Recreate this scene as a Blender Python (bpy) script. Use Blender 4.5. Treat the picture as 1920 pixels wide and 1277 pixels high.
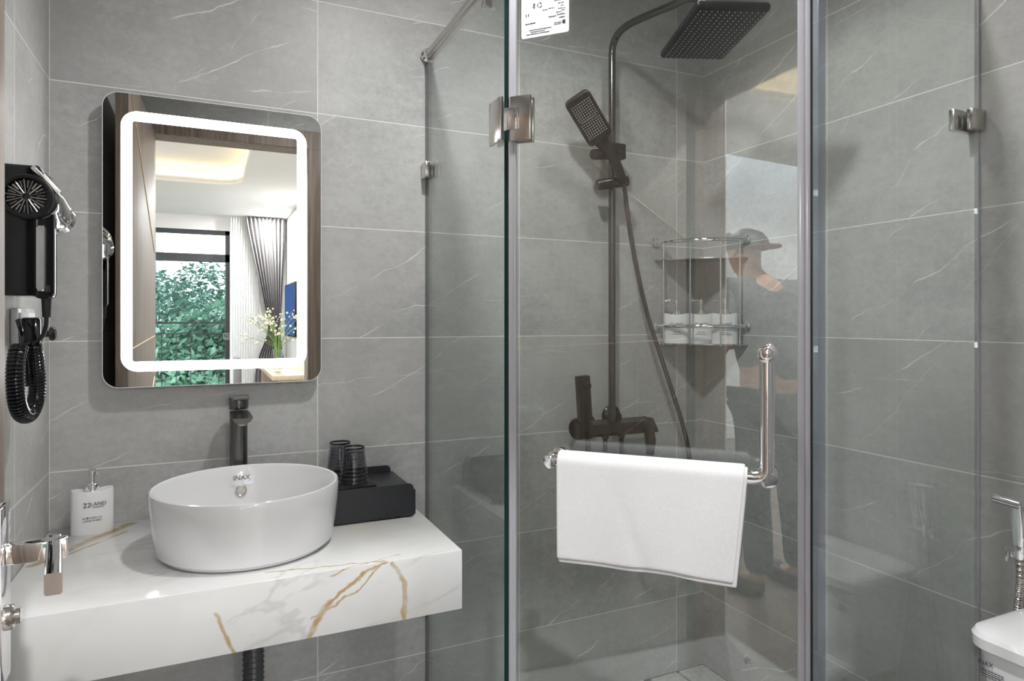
import bpy, bmesh, math, random
from mathutils import Vector, Matrix
from math import sin, cos, pi, radians as R

for o in list(bpy.data.objects): bpy.data.objects.remove(o)
S = bpy.context.scene
COL = S.collection

# ------------------------------------------------------------------ camera, world, lights, exposure
CAMX, CAMY, H = .3266, -1.8177, 1.20
cam = bpy.data.cameras.new('camera'); co = bpy.data.objects.new('camera', cam); COL.objects.link(co)
co.location = (CAMX, CAMY, H); co.rotation_euler = (pi/2, 0, -.4331)
cam.sensor_width = 36; cam.lens = 23.236; cam.shift_y = -.0199; cam.clip_start = .02; cam.clip_end = 200
S.camera = co
S.view_settings.view_transform = 'Standard'; S.view_settings.look = 'None'
S.view_settings.gamma = 1; S.view_settings.use_curve_mapping = False
S.view_settings.exposure = 0.33
S.cycles.use_denoising = True
S.cycles.max_bounces = 14; S.cycles.transparent_max_bounces = 32; S.cycles.glossy_bounces = 8
S.cycles.diffuse_bounces = 6; S.cycles.transmission_bounces = 10
S.cycles.sample_clamp_indirect = 6; S.cycles.blur_glossy = .5
S.cycles.caustics_reflective = True; S.cycles.caustics_refractive = False

W = bpy.data.worlds.new('world'); S.world = W; W.use_nodes = True
bg = W.node_tree.nodes['Background']; bg.inputs[0].default_value = (.82, .91, 1, 1); bg.inputs[1].default_value = 4.6

def area(name, loc, size, power, color=(1, 1, 1), rot=(0, 0, 0), size_y=None):
    l = bpy.data.lights.new(name, 'AREA'); l.energy = power; l.color = color
    if size_y: l.shape = 'RECTANGLE'; l.size = size; l.size_y = size_y
    else: l.shape = 'DISK'; l.size = size
    o = bpy.data.objects.new(name, l); COL.objects.link(o); o.location = loc; o.rotation_euler = rot
    return o
def spot(name, loc, power, angle, blend, color=(1, 1, 1)):
    l = bpy.data.lights.new(name, 'SPOT'); l.energy = power; l.color = color; l.shadow_soft_size = .04
    l.spot_size = R(angle); l.spot_blend = blend
    o = bpy.data.objects.new(name, l); COL.objects.link(o); o.location = loc
    return o
CEIL = 2.42
LAMPS = [(.82, -.82, 35, 174, .84, None), (1.38, -.54, 6.0, 118, .35, None), (.78, -1.38, 95, 17, .6, (1.72, -1.23, .56))]      # bathroom downlights; the last, aimed one is added to brighten the toilet tank
for lx, ly, pw, an, bl, aim in LAMPS:
    sp_ = spot('downlight_light', (lx, ly, CEIL-.045), pw, an, bl, (1, .97, .90) if lx > 1.3 else (1, 1, 1))
    if aim: sp_.rotation_euler = (Vector(aim)-sp_.location).to_track_quat('-Z', 'Y').to_euler()
BED_LAMPS = [(1.05, -6.2), (1.05, -7.55), (-1.9, -3.2), (-1.9, -5.6), (.3, -2.3), (-1.0, -2.2)]
for lx, ly in BED_LAMPS:
    area('bedroom_light', (lx, ly, 2.585), .09, 46, (.98, .985, 1))
TX0, TX1, TY0, TY1 = -1.15, .66, -5.72, -2.72      # the raised tray in the bedroom ceiling

# ------------------------------------------------------------------ helpers: nodes
class NT:
    def __init__(s, name):
        s.m = bpy.data.materials.new(name); s.m.use_nodes = True
        s.t = s.m.node_tree; s.t.nodes.clear(); s.out = s.t.nodes.new('ShaderNodeOutputMaterial')
    def put(s, sock, v):
        if isinstance(v, bpy.types.NodeSocket): s.t.links.new(v, sock)
        elif v is not None:
            if hasattr(sock.default_value, '__len__') and isinstance(v, (tuple, list)) and len(sock.default_value) == 4 and len(v) == 3: v = (*v, 1)
            sock.default_value = v
    def n(s, typ, out=0, props=None, **ins):
        nd = s.t.nodes.new('ShaderNode'+typ)
        for k, v in (props or {}).items(): setattr(nd, k, v)
        for k, v in ins.items():
            key = int(k[1:]) if k[0] == 'i' and k[1:].isdigit() else k.replace('_', ' ')
            s.put(nd.inputs[key], v)
        return nd.outputs[out]
    def ma(s, op, a, b=None, c=None, clamp=False):
        ins = {'i0': a}
        if b is not None: ins['i1'] = b
        if c is not None: ins['i2'] = c
        return s.n('Math', 0, {'operation': op, 'use_clamp': clamp}, **ins)
    def mix(s, f, a, b):
        nd = s.t.nodes.new('ShaderNodeMix'); nd.data_type = 'RGBA'
        s.put(nd.inputs[0], f); s.put(nd.inputs[6], a); s.put(nd.inputs[7], b); return nd.outputs[2]
    def ramp(s, v, lo, hi, a=0., b=1.):
        return s.n('MapRange', 0, {'interpolation_type': 'SMOOTHSTEP'}, i0=v, i1=lo, i2=hi, i3=a, i4=b)
    def comb(s, x, y, z=0.): return s.n('CombineXYZ', 0, None, i0=x, i1=y, i2=z)
    def noise(s, vec, scale=1., detail=2., rough=.5, dist=0.):
        return s.n('TexNoise', 0, None, Vector=vec, Scale=scale, Detail=detail, Roughness=rough, Distortion=dist)
    def pos(s):
        p = s.n('NewGeometry', 'Position'); sp = s.t.nodes.new('ShaderNodeSeparateXYZ'); s.t.links.new(p, sp.inputs[0])
        return p, sp.outputs
    def objpos(s):
        p = s.n('TexCoord', 'Object'); sp = s.t.nodes.new('ShaderNodeSeparateXYZ'); s.t.links.new(p, sp.inputs[0])
        return p, sp.outputs
    def done(s, sh): s.t.links.new(sh, s.out.inputs[0]); return s.m
    def pbr(s, color, rough=.5, metal=0., normal=None, spec=.5, **kw):
        return s.n('BsdfPrincipled', 0, None, Base_Color=color, Roughness=rough, Metallic=metal, Normal=normal, Specular_IOR_Level=spec, **kw)

def simple(name, col, rough=.5, metal=0., var=.06, scale=30., bump=0., spec=.5, **kw):
    t = NT(name); p, _ = t.objpos()
    nz = t.noise(p, scale, 3)
    f = t.ramp(nz, .3, .7, 1-var, 1+var)
    c = t.n('VectorMath', 0, {'operation': 'SCALE'}, Vector=t.n('RGB', 0) if False else t.comb(*col), Scale=f)
    nm = None
    if bump: nm = t.n('Bump', 0, None, Strength=bump, Distance=.002, Height=nz)
    return t.done(t.pbr(c, rough, metal, nm, spec, **kw))

def tile_mat(name, axis, u0, flip=1., tone=1.0, lo=(.350, .350, .345), hi=(.525, .525, .517)):
    """Grey stone tile 0.6 x 0.3 with pale grout and thin white veins; axis = wall normal."""
    t = NT(name); p, xyz = t.pos()
    if axis == 'Z': u, v = xyz[0], xyz[1]
    else: u, v = (xyz[0] if axis == 'Y' else xyz[1]), xyz[2]
    hh = .3 if axis != 'Z' else .596
    tu = t.ma('DIVIDE', t.ma('SUBTRACT', u, u0), .596)
    tv = t.ma('DIVIDE', t.ma('SUBTRACT', v, 1.1512 if axis != 'Z' else -.02), hh)
    du = t.ma('MULTIPLY', t.ma('ABSOLUTE', t.ma('SUBTRACT', tu, t.ma('ROUND', tu))), .596)
    dv = t.ma('MULTIPLY', t.ma('ABSOLUTE', t.ma('SUBTRACT', tv, t.ma('ROUND', tv))), hh)
    d = t.ma('MINIMUM', du, dv)
    grout = t.ramp(d, .0007, .0015, 1., 0.)
    tid = t.ma('ADD', t.ma('MULTIPLY', t.ma('FLOOR', tu), 7.31), t.ma('MULTIPLY', t.ma('FLOOR', tv), 3.77))
    uf = t.ma('MULTIPLY', u, flip)
    q = t.comb(uf, v, tid)
    cloud = t.noise(q, 2.4, 6, .62)
    streak = t.noise(t.comb(t.ma('MULTIPLY', uf, 14.), t.ma('MULTIPLY', v, 34.), tid), 1., 8, .72, .3)
    fine = t.noise(q, 60., 5, .7, .4)
    k = t.ma('ADD', t.ma('ADD', t.ma('MULTIPLY', cloud, .5), t.ma('MULTIPLY', streak, .22)), t.ma('MULTIPLY', fine, .28))
    base = t.mix(t.ramp(k, .37, .63), (*[c*tone for c in lo],), (*[c*tone for c in hi],))
    base = t.mix(t.ramp(t.noise(q, 1.3, 2), .35, .65, 0, .4), base, (.45*tone, .44*tone, .425*tone))
    # veins: nearly straight thin lines along a slanted direction, broken up so that only a few short runs remain
    def veins(ang, per, wob, w, seed, lo_, hi_):
        a = t.ma('ADD', t.ma('MULTIPLY', uf, cos(ang)), t.ma('MULTIPLY', v, sin(ang)))
        b = t.ma('SUBTRACT', t.ma('MULTIPLY', v, cos(ang)), t.ma('MULTIPLY', uf, sin(ang)))
        jit = t.noise(t.comb(t.ma('MULTIPLY', a, 4.), t.ma('MULTIPLY', b, 2.), t.ma('ADD', tid, seed)), 1., 5, .55)
        bb = t.ma('ADD', t.ma('ADD', b, t.ma('MULTIPLY', tid, .173)), t.ma('MULTIPLY', t.ma('SUBTRACT', jit, .5), wob))
        fr = t.ma('FRACT', t.ma('DIVIDE', bb, per))
        ww = t.ramp(t.noise(t.comb(t.ma('MULTIPLY', a, 16.), t.ma('MULTIPLY', b, 16.), seed), 1., 3), .35, .7, w*.3, w*1.4)
        rid = t.ramp(t.ma('DIVIDE', t.ma('MULTIPLY', t.ma('ABSOLUTE', t.ma('SUBTRACT', fr, .5)), per), ww), .35, 1., 1., 0.)
        msk = t.ramp(t.noise(t.comb(t.ma('MULTIPLY', a, 5.), t.ma('MULTIPLY', b, 7.), t.ma('ADD', tid, seed+31.)), 1., 2), lo_, hi_)
        return t.ma('MULTIPLY', rid, msk)
    v1 = veins(.48, .135, .10, .0022, 0., .52, .64)
    v2 = veins(.10, .21, .08, .0016, 11.3, .53, .66)
    v3 = veins(.85, .24, .09, .0014, 5.7, .55, .66)
    vv = t.ma('MAXIMUM', t.ma('MAXIMUM', t.ma('MULTIPLY', v1, .75), t.ma('MULTIPLY', v2, .6)), t.ma('MULTIPLY', v3, .5))
    c = t.mix(vv, base, (.78, .78, .77))
    c = t.mix(grout, c, (.80, .79, .75))
    h = t.ma('ADD', t.ma('MULTIPLY', streak, .25), t.ma('MULTIPLY', grout, -1.))
    nm = t.n('Bump', 0, None, Strength=.12, Distance=.0006, Height=h)
    rough = t.ramp(streak, .3, .7, .42, .5)
    return t.done(t.pbr(c, t.ma("MAXIMUM", rough, t.ma("MULTIPLY", grout, .6)), 0., nm, .38))

def glass_mat(name, tint=(.957, .982, .970), f0=.04, rough=0.):
    """Clear sheet glass: tinted see-through plus Fresnel reflection on either side."""
    t = NT(name)
    g = t.t.nodes.new('ShaderNodeNewGeometry')
    dt = t.n('VectorMath', 1, {'operation': 'DOT_PRODUCT'}, i0=g.outputs['Normal'], i1=g.outputs['Incoming'])
    x = t.ma('SUBTRACT', 1., t.ma('ABSOLUTE', dt), clamp=True)
    F = t.ma('MULTIPLY_ADD', t.ma('POWER', x, 5.), 1-f0, f0)
    tr = t.n('BsdfTransparent', 0, None, Color=(*tint, 1))
    gl = t.n('BsdfGlossy', 0, None, Color=(1, 1, 1, 1), Roughness=rough)
    return t.done(t.n('MixShader', 0, None, i0=F, i1=tr, i2=gl))

def emit_mat(name, col, st):
    t = NT(name); return t.done(t.n('Emission', 0, None, Color=(*col, 1), Strength=st))

def wood_mat(name, a, b, axis=2, rough=.45):
    t = NT(name); p, xyz = t.objpos()
    oth = [i for i in range(3) if i != axis]
    vec = t.comb(t.ma('MULTIPLY', xyz[oth[0]], 70.), t.ma('MULTIPLY', xyz[oth[1]], 70.), t.ma('MULTIPLY', xyz[axis], 2.2))
    nz = t.noise(vec, 1., 5, .6, .8)
    return t.done(t.pbr(t.mix(t.ramp(nz, .33, .67), a, b), rough, 0., t.n('Bump', 0, None, Strength=.15, Distance=.001, Height=nz)))

def marble_mat():
    t = NT('calacatta_marble'); p, xyz = t.pos()
    x = xyz[0]; front = -.521
    # unrolled coordinate: along the counter (x) and over the front edge (v>0 on top, v<0 down the apron)
    v = t.ma('ADD', t.ma('SUBTRACT', xyz[2], .72), t.ma('SUBTRACT', xyz[1], front))
    w1 = t.noise(p, 7., 4, .6); w2 = t.noise(p, 22., 3, .6)
    wx = t.ma('ADD', x, t.ma('MULTIPLY', t.ma('SUBTRACT', w1, .5), .05))
    wv = t.ma('ADD', v, t.ma('MULTIPLY', t.ma('SUBTRACT', w2, .5), .028))
    def seg(ax, ay, bx, by, w0, w):
        dx, dy = bx-ax, by-ay; L = dx*dx+dy*dy
        px = t.ma('SUBTRACT', wx, ax); py = t.ma('SUBTRACT', wv, ay)
        h = t.ma('DIVIDE', t.ma('ADD', t.ma('MULTIPLY', px, dx), t.ma('MULTIPLY', py, dy)), L, clamp=True)
        ex = t.ma('SUBTRACT', px, t.ma('MULTIPLY', h, dx)); ey = t.ma('SUBTRACT', py, t.ma('MULTIPLY', h, dy))
        d = t.ma('SQRT', t.ma('ADD', t.ma('MULTIPLY', ex, ex), t.ma('MULTIPLY', ey, ey)))
        return t.ramp(d, w0, w, 1., 0.)
    gold = None
    for a in ((.665, -.006, .692, -.052, .0015, .006), (.692, -.052, .690, -.122, .002, .0075), (.655, .002, .598, -.018, .0005, .004),
              (.598, -.018, .540, -.060, .001, .005), (.540, -.060, .508, -.125, .0015, .008), (.645, .000, .590, -.045, .0003, .0035),
              (.590, -.045, .515, -.085, .0005, .0035), (.430, .040, .650, .006, .0005, .004), (.545, -.012, .690, .030, .0002, .0025),
              (.02, .27, .10, .40, .002, .016), (.10, .40, .17, .50, .002, .02), (.06, .30, .16, .43, .0005, .006), (.340, -.05, .37, -.125, .0005, .006)):
        sgm = seg(*a); gold = sgm if gold is None else t.ma('MAXIMUM', gold, sgm)
    gold = t.ma('MULTIPLY', gold, t.ramp(t.noise(p, 30., 3), .25, .6, .35, .95))
    rid = t.ramp(t.ma('ABSOLUTE', t.ma('SUBTRACT', t.noise(t.comb(t.ma('MULTIPLY', t.ma('ADD', x, v), 1.2), t.ma('MULTIPLY', t.ma('SUBTRACT', v, t.ma('MULTIPLY', x, .4)), 3.6), 4.), 1., 5, .55, .4), .5)), 0., .018, 1., 0.)
    rid = t.ma('MULTIPLY', rid, t.ramp(t.noise(p, 3.4, 2), .42, .62))
    cloud = t.ramp(t.noise(t.comb(t.ma('MULTIPLY', x, 3.), t.ma('MULTIPLY', v, 4.), 2.), 1., 4, .6, .7), .45, .75)
    c = t.mix(t.ma('MULTIPLY', cloud, .6), (.66, .66, .655), (.50, .495, .475))
    c = t.mix(t.ma('MULTIPLY', rid, .42), c, (.42, .41, .39))
    c = t.mix(t.ma('MULTIPLY', t.ramp(t.noise(p, 5.2, 3), .56, .7), .18), c, (.66, .56, .40))
    c = t.mix(gold, c, (.40, .26, .10))
    return t.done(t.pbr(c, .1, 0., None, .5))

M = {}
M['tile_y'] = tile_mat('stone_tile_back', 'Y', 0.)
M['tile_xr'] = tile_mat('stone_tile_side', 'X', -.5074, -1.)
M['tile_xl'] = tile_mat('stone_tile_left', 'X', -.30, 1.)
M['tile_z'] = tile_mat('stone_tile_floor', 'Z', 0.)
M['white_paint'] = simple('white_paint', (.80, .79, .77), .6, var=.01, scale=3)
M['cream_paint'] = simple('cream_paint', (.76, .755, .735), .6, var=.01, scale=3)
M['marble'] = marble_mat()
M['ceramic'] = simple('glazed_ceramic', (.74, .74, .75), .06, var=.004, scale=2, Coat_Weight=.4, Coat_Roughness=.03)
M['chrome'] = simple('chrome', (.88, .88, .89), .045, 1., var=.01, scale=5)
M['satin'] = simple('satin_steel', (.62, .59, .56), .2, 1., var=.03, scale=60)
M['gunmetal'] = simple('gunmetal', (.05, .047, .046), .26, .85, var=.03, scale=60)
M['gunfaucet'] = simple('brushed_gunmetal', (.17, .165, .16), .26, .95, var=.05, scale=90)
M['gunpipe'] = simple('gunmetal_pipe', (.15, .145, .14), .2, .95, var=.03, scale=60)
M['black_gloss'] = simple('black_gloss', (.008, .008, .010), .08, var=.02, scale=10)
M['black_satin'] = simple('black_satin', (.011, .011, .013), .4, var=.1, scale=60, spec=.3)
M['black_box'] = simple('black_leatherette', (.020, .021, .025), .36, var=.15, scale=260, bump=.25)
M['black_rubber'] = simple('black_rubber', (.006, .006, .007), .5, var=.05)
M['pipe_grey'] = simple('grey_plastic', (.075, .077, .082), .35, var=.06)
M['print'] = simple('print_black', (.03, .03, .035), .5, var=.01)
M['white_plastic'] = simple('white_plastic', (.80, .80, .82), .22, var=.005)
M['paper'] = simple('white_sticker', (.78, .79, .81), .45, var=.005)
M['clearstrip'] = None
M['nozzle'] = simple('silicone_nozzle', (.66, .66, .67), .5, var=.02)
M['glass'] = glass_mat('clear_sheet_glass', f0=.08)
M['smoke'] = glass_mat('smoked_glass', (.66, .66, .69), .06, .02)
M['window_glass'] = glass_mat('window_glass', (.97, .985, .98), .004)
M['edge'] = simple('glass_edge_green', (.012, .035, .034), .12, var=.05)
M['towel'] = None
M['mirror'] = simple('silvered_mirror', (.70, .715, .71), .0, 1., var=.0)
M['led'] = emit_mat('led_strip', (1, .99, .98), 9.)
M['lamp'] = emit_mat('lamp_diffuser', (1, .96, .9), 14.)
M['cove'] = emit_mat('cove_led_tape', (1, .77, .42), 15.)
M['wood'] = wood_mat('walnut_veneer', (.17, .125, .098), (.30, .235, .19))
M['wood_light'] = wood_mat('light_oak', (.42, .33, .24), (.55, .44, .33), 1)
M['brass'] = simple('brass_inlay', (.80, .60, .34), .3, 1.)
M['dark_alu'] = simple('anthracite_aluminium', (.045, .047, .05), .4, .3)
t = NT('terry_cloth'); p, _ = t.objpos()
hgt = t.noise(p, 620., 2, .7)
M['towel'] = t.done(t.pbr(t.mix(t.ramp(t.noise(p, 300., 2), .3, .7), (.68, .68, .69), (.72, .72, .725)), .95, 0., t.n('Bump', 0, None, Strength=.3, Distance=.001, Height=hgt), .1, Sheen_Weight=.25))
t = NT('clear_vinyl_seal')
sh = t.pbr((.62, .61, .66), .18, 0., None, .6)
M['clearstrip'] = t.done(t.n('MixShader', 0, None, i0=.62, i1=t.n('BsdfTransparent', 0, None, Color=(.9, .9, .95, 1)), i2=sh))
t = NT('clear_vinyl_profile')
M['clearprofile'] = t.done(t.n('MixShader', 0, None, i0=.33, i1=t.n('BsdfTransparent', 0, None, Color=(.88, .9, .95, 1)), i2=t.pbr((.40, .42, .48), .15, 0., None, .6)))
M['leaf'] = simple('foliage', (.095, .185, .145), .55, var=.45, scale=1.4)
M['leaf2'] = simple('foliage_pale', (.15, .27, .19), .55, var=.4, scale=1.2)
M['bark'] = simple('bark', (.12, .09, .07), .9, var=.3)
M['sheer'] = None
t = NT('sheer_voile'); p, xyz = t.objpos()
M['sheer'] = t.done(t.n('MixShader', 0, None, i0=.5, i1=t.n('BsdfTranslucent', 0, None, Color=(.93, .93, .92, 1)), i2=t.n('BsdfDiffuse', 0, None, Color=(.88, .88, .87, 1))))
M['drape'] = simple('grey_drape', (.24, .225, .225), .9, var=.06, scale=200)
M['screen'] = emit_mat('tv_screen', (.10, .20, .52), .8)
M['grey_fabric'] = simple('grey_fabric', (.22, .22, .23), .9, var=.1, scale=200)
M['skin'] = simple('skin', (.50, .30, .22), .5, var=.04)
M['hair'] = simple('hair', (.015, .013, .012), .5, var=.2, scale=80)
M['shirt'] = simple('grey_shirt', (.13, .135, .14), .9, var=.06, scale=90)
M['trouser'] = simple('dark_trousers', (.04, .043, .05), .9, var=.06, scale=90)
M['cap'] = simple('maroon_cap', (.20, .035, .03), .8, var=.06, scale=90)
M['petal'] = simple('cream_petal', (.80, .78, .62), .6, var=.05)
M['stem'] = simple('green_stem', (.20, .33, .08), .6, var=.1)
M['clear'] = glass_mat('vase_glass', (.93, .96, .94), .05)
M['concrete'] = simple('pale_tower', (.50, .56, .62), .8, var=.05, scale=.5)
M['grate'] = simple('grey_stone_grate', (.50, .50, .49), .5, var=.12, scale=60)
M['drum'] = simple('drum_stainless', (.7, .7, .7), .18, 1., var=.03)

# ------------------------------------------------------------------ helpers: meshes
WM = {}                       # world matrix of every empty / part, so that meshes can be built in world space
def base_of(o): return WM.get(o.name, Matrix.Identity(4)) if o else Matrix.Identity(4)

def thing(name, loc, label, cat, group=None, rz=0.):
    o = bpy.data.objects.new(name, None); COL.objects.link(o); o.empty_display_size = .05
    o.location = loc; o.rotation_euler = (0, 0, rz)
    o['label'] = label; o['category'] = cat; o['kind'] = 'thing'
    if group: o['group'] = group
    WM[o.name] = Matrix.Translation(loc) @ Matrix.Rotation(rz, 4, 'Z')
    return o

def part(name, bm, mat, parent=None, world=True, smooth=True, mods=None, label=None):
    """Link a bmesh as ONE mesh object; world=True: geometry given in world space, else in the parent's space."""
    if parent is not None and world: bm.transform(base_of(parent).inverted())
    bmesh.ops.recalc_face_normals(bm, faces=bm.faces)
    me = bpy.data.meshes.new(name); bm.to_mesh(me); bm.free()
    mats = mat if isinstance(mat, (list, tuple)) else [mat]
    for m in mats: me.materials.append(m)
    if smooth:
        for p_ in me.polygons: p_.use_smooth = True
        if hasattr(me, 'set_sharp_from_angle'): me.set_sharp_from_angle(angle=R(32))
    o = bpy.data.objects.new(name, me); COL.objects.link(o)
    if parent is not None: o.parent = parent
    WM[o.name] = base_of(parent)
    if label: o['label'] = label
    for (mt, kw) in (mods or []):
        md = o.modifiers.new(mt.lower(), mt)
        for k, v in kw.items(): setattr(md, k, v)
    return o

def struct(name, bm, mat, smooth=False, parent=None):
    o = part(name, bm, mat, parent, smooth=smooth)
    if parent is None: o['kind'] = 'structure'
    return o

def tag(o, label, cat, group=None, kind='thing'):
    o['label'] = label; o['category'] = cat; o['kind'] = kind
    if group: o['group'] = group
    return o

def B(): return bmesh.new()

def box(bm, x0, x1, y0, y1, z0, z1, bev=0., seg=2, mat=0, M4=None):
    r = bmesh.ops.create_cube(bm, size=1); vs = r['verts']
    for v in vs: v.co = Vector(((x0+x1)/2+v.co.x*(x1-x0), (y0+y1)/2+v.co.y*(y1-y0), (z0+z1)/2+v.co.z*(z1-z0)))
    fs = list({f for v in vs for f in v.link_faces})
    for f in fs: f.material_index = mat
    if bev:
        es = list({e for v in vs for e in v.link_edges})
        rr = bmesh.ops.bevel(bm, geom=es, offset=bev, segments=seg, affect='EDGES', profile=.5)
        vs = list({v for f in rr['faces'] for v in f.verts} | {v for v in vs if v.is_valid})
    if M4 is not None:
        for v in vs: v.co = M4 @ v.co
    return vs

def frame(axis):
    a = Vector(axis).normalized(); b = a.orthogonal().normalized(); return a, b, a.cross(b)

def lathe(bm, prof, c=(0, 0, 0), axis=(0, 0, 1), seg=40, mat=0, sx=1., sy=1., ref=None):
    """prof: list of (radius, height along axis)."""
    a = Vector(axis).normalized()
    b = (Vector(ref) - a*Vector(ref).dot(a)).normalized() if ref else (Vector((1, 0, 0)) if abs(a.z) > .9 else a.orthogonal().normalized())
    d = a.cross(b); c = Vector(c); rows = []
    for r, h in prof:
        if r < 1e-6: rows.append([bm.verts.new(c+a*h)])
        else: rows.append([bm.verts.new(c+a*h+(b*cos(2*pi*i/seg)*sx+d*sin(2*pi*i/seg)*sy)*r) for i in range(seg)])
    for A, Z in zip(rows, rows[1:]):
        for i in range(seg):
            j = (i+1) % seg
            if len(A) == 1 and len(Z) == 1: continue
            if len(A) == 1: f = bm.faces.new((A[0], Z[j], Z[i]))
            elif len(Z) == 1: f = bm.faces.new((A[i], A[j], Z[0]))
            else: f = bm.faces.new((A[i], A[j], Z[j], Z[i]))
            f.material_index = mat

def cyl(bm, a, b, r, seg=24, r2=None, bev=0., mat=0):
    a, b = Vector(a), Vector(b); L = (b-a).length; r2 = r if r2 is None else r2
    pr = [(0, 0), (r-bev, 0), (r, bev), (r2, L-bev), (r2-bev, L), (0, L)] if bev else [(0, 0), (r, 0), (r2, L), (0, L)]
    lathe(bm, pr, a, b-a, seg, mat)

def catmull(pts, n=8):
    P = [Vector(p_) for p_ in pts]; out = []
    P = [2*P[0]-P[1]]+P+[2*P[-1]-P[-2]]
    for i in range(1, len(P)-2):
        for k in range(n):
            u = k/n; a, b, c, d = P[i-1], P[i], P[i+1], P[i+2]
            out.append(.5*((2*b)+(c-a)*u+(2*a-5*b+4*c-d)*u*u+(3*b-a-3*c+d)*u**3))
    out.append(P[-2]); return out

def tube(bm, pts, r, seg=14, cap=True, mat=0, flat=None):
    """Sweep a circle along points; r may be a number or a list; flat=(a,b) scales the section."""
    P = [Vector(p_) for p_ in pts]; n = len(P)
    rad = r if isinstance(r, (list, tuple)) else [r]*n
    T = [(P[min(i+1, n-1)]-P[max(i-1, 0)]).normalized() for i in range(n)]
    up = T[0].orthogonal().normalized(); rows = []
    for i in range(n):
        up = (up-T[i]*up.dot(T[i])).normalized(); sd = T[i].cross(up)
        rows.append([bm.verts.new(P[i]+(up*cos(2*pi*k/seg)+sd*sin(2*pi*k/seg))*rad[i]) for k in range(seg)])
    for A, Z in zip(rows, rows[1:]):
        for k in range(seg):
            f = bm.faces.new((A[k], A[(k+1) % seg], Z[(k+1) % seg], Z[k])); f.material_index = mat
    if cap:
        bm.faces.new(list(reversed(rows[0]))).material_index = mat; bm.faces.new(rows[-1]).material_index = mat

def rrect(w, h, r, n=6):
    out = []
    for cx_, cy_, a0 in ((w/2-r, h/2-r, 0), (-w/2+r, h/2-r, pi/2), (-w/2+r, -h/2+r, pi), (w/2-r, -h/2+r, 1.5*pi)):
        for k in range(n+1):
            a = a0+k*pi/2/n; out.append((cx_+r*cos(a), cy_+r*sin(a)))
    return out

def prism(bm, outline, depth, M4=None, mat=0, bev=0.):
    """outline in local xy, extruded along local z from 0 to depth."""
    M4 = M4 or Matrix.Identity(4)
    lv = [(0., 0.), (0., depth)] if not bev else [(-bev, 0.), (0., bev), (0., depth-bev), (-bev, depth)]
    cx_ = sum(p_[0] for p_ in outline)/len(outline); cy_ = sum(p_[1] for p_ in outline)/len(outline)
    rows = []
    for off, z in lv:
        row = []
        for x, y in outline:
            d = math.hypot(x-cx_, y-cy_) or 1
            row.append(bm.verts.new(M4 @ Vector((x+(x-cx_)/d*off, y+(y-cy_)/d*off, z))))
        rows.append(row)
    n = len(outline)
    for A, Z in zip(rows, rows[1:]):
        for i in range(n): bm.faces.new((A[i], A[(i+1) % n], Z[(i+1) % n], Z[i])).material_index = mat
    bm.faces.new(list(reversed(rows[0]))).material_index = mat; bm.faces.new(rows[-1]).material_index = mat

def ring_plate(bm, outer, inner, depth, M4=None):
    M4 = M4 or Matrix.Identity(4); n = len(outer)
    q = [[bm.verts.new(M4 @ Vector((x, y, z))) for x, y in ol] for ol in (outer, inner) for z in (0., depth)]
    o0, o1, i0, i1 = q
    for i in range(n):
        j = (i+1) % n
        bm.faces.new((o0[i], o0[j], o1[j], o1[i])); bm.faces.new((i0[j], i0[i], i1[i], i1[j]))
        bm.faces.new((o1[i], o1[j], i1[j], i1[i])); bm.faces.new((o0[j], o0[i], i0[i], i0[j]))

def basis(o, x, y, z):
    m = Matrix((Vector(x).normalized(), Vector(y).normalized(), Vector(z).normalized())).transposed().to_4x4()
    m.translation = Vector(o); return m

def text(body, size, M4, parent, mat=None, name='lettering', align='CENTER', sx=1., label=None):
    """Lettering; M4 in world space (x along the line, z out of the surface)."""
    cu = bpy.data.curves.new(name, 'FONT'); cu.body = body; cu.size = size; cu.align_x = align; cu.align_y = 'CENTER'; cu.extrude = .00015
    o = bpy.data.objects.new(name, cu); COL.objects.link(o); cu.materials.append(mat or M['print'])
    o.parent = parent
    o.matrix_local = base_of(parent).inverted() @ M4 @ Matrix.Diagonal((sx, 1, 1, 1))
    if label: o['label'] = label
    TEXTS.append(o)
    return o
TEXTS = []

# ------------------------------------------------------------------ the bathroom shell
XR, YF = 1.9045, -1.62            # right wall face, inner face of the door wall
OX0, OX1, OZ = .10, .79, 2.05     # the doorway
b = B(); box(b, -.1, XR+.1, 0, .1, -.05, CEIL+.1); struct('wall_back', b, M['tile_y'])
b = B(); box(b, XR, XR+.1, YF-.14, 0, -.05, CEIL+.1); struct('wall_right', b, M['tile_xr'])
b = B(); box(b, -.1, 0, YF, 0, -.05, CEIL+.1); struct('wall_left', b, M['tile_xl'])
b = B()
box(b, 0, OX0, YF-.12, YF, -.05, CEIL+.1); box(b, OX1, XR, YF-.12, YF, -.05, CEIL+.1); box(b, OX0, OX1, YF-.12, YF, OZ, CEIL+.1)
struct('wall_front', b, M['tile_y'])
b = B(); box(b, -.1, XR+.1, YF-.14, .1, -.08, 0); struct('floor', b, M['tile_z'])
b = B(); box(b, 0, XR, YF, 0, CEIL, CEIL+.1); struct('ceiling', b, M['white_paint'])
# wooden door lining and casing round the doorway
b = B()
for (x0, x1) in ((OX0, OX0+.012), (OX1-.012, OX1)): box(b, x0, x1, YF-.125, YF+.002, 0, OZ)
box(b, OX0, OX1, YF-.125, YF+.002, OZ-.012, OZ)
box(b, OX1-.014, OX1+.062, YF, YF+.014, 0, OZ+.075, .003); box(b, OX0-.062, OX0+.014, YF, YF+.014, 0, OZ+.075, .003)
box(b, OX0-.062, OX1+.062, YF, YF+.0145, OZ-.014, OZ+.075, .003)
struct('trim_1', b, M['wood'])

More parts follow.
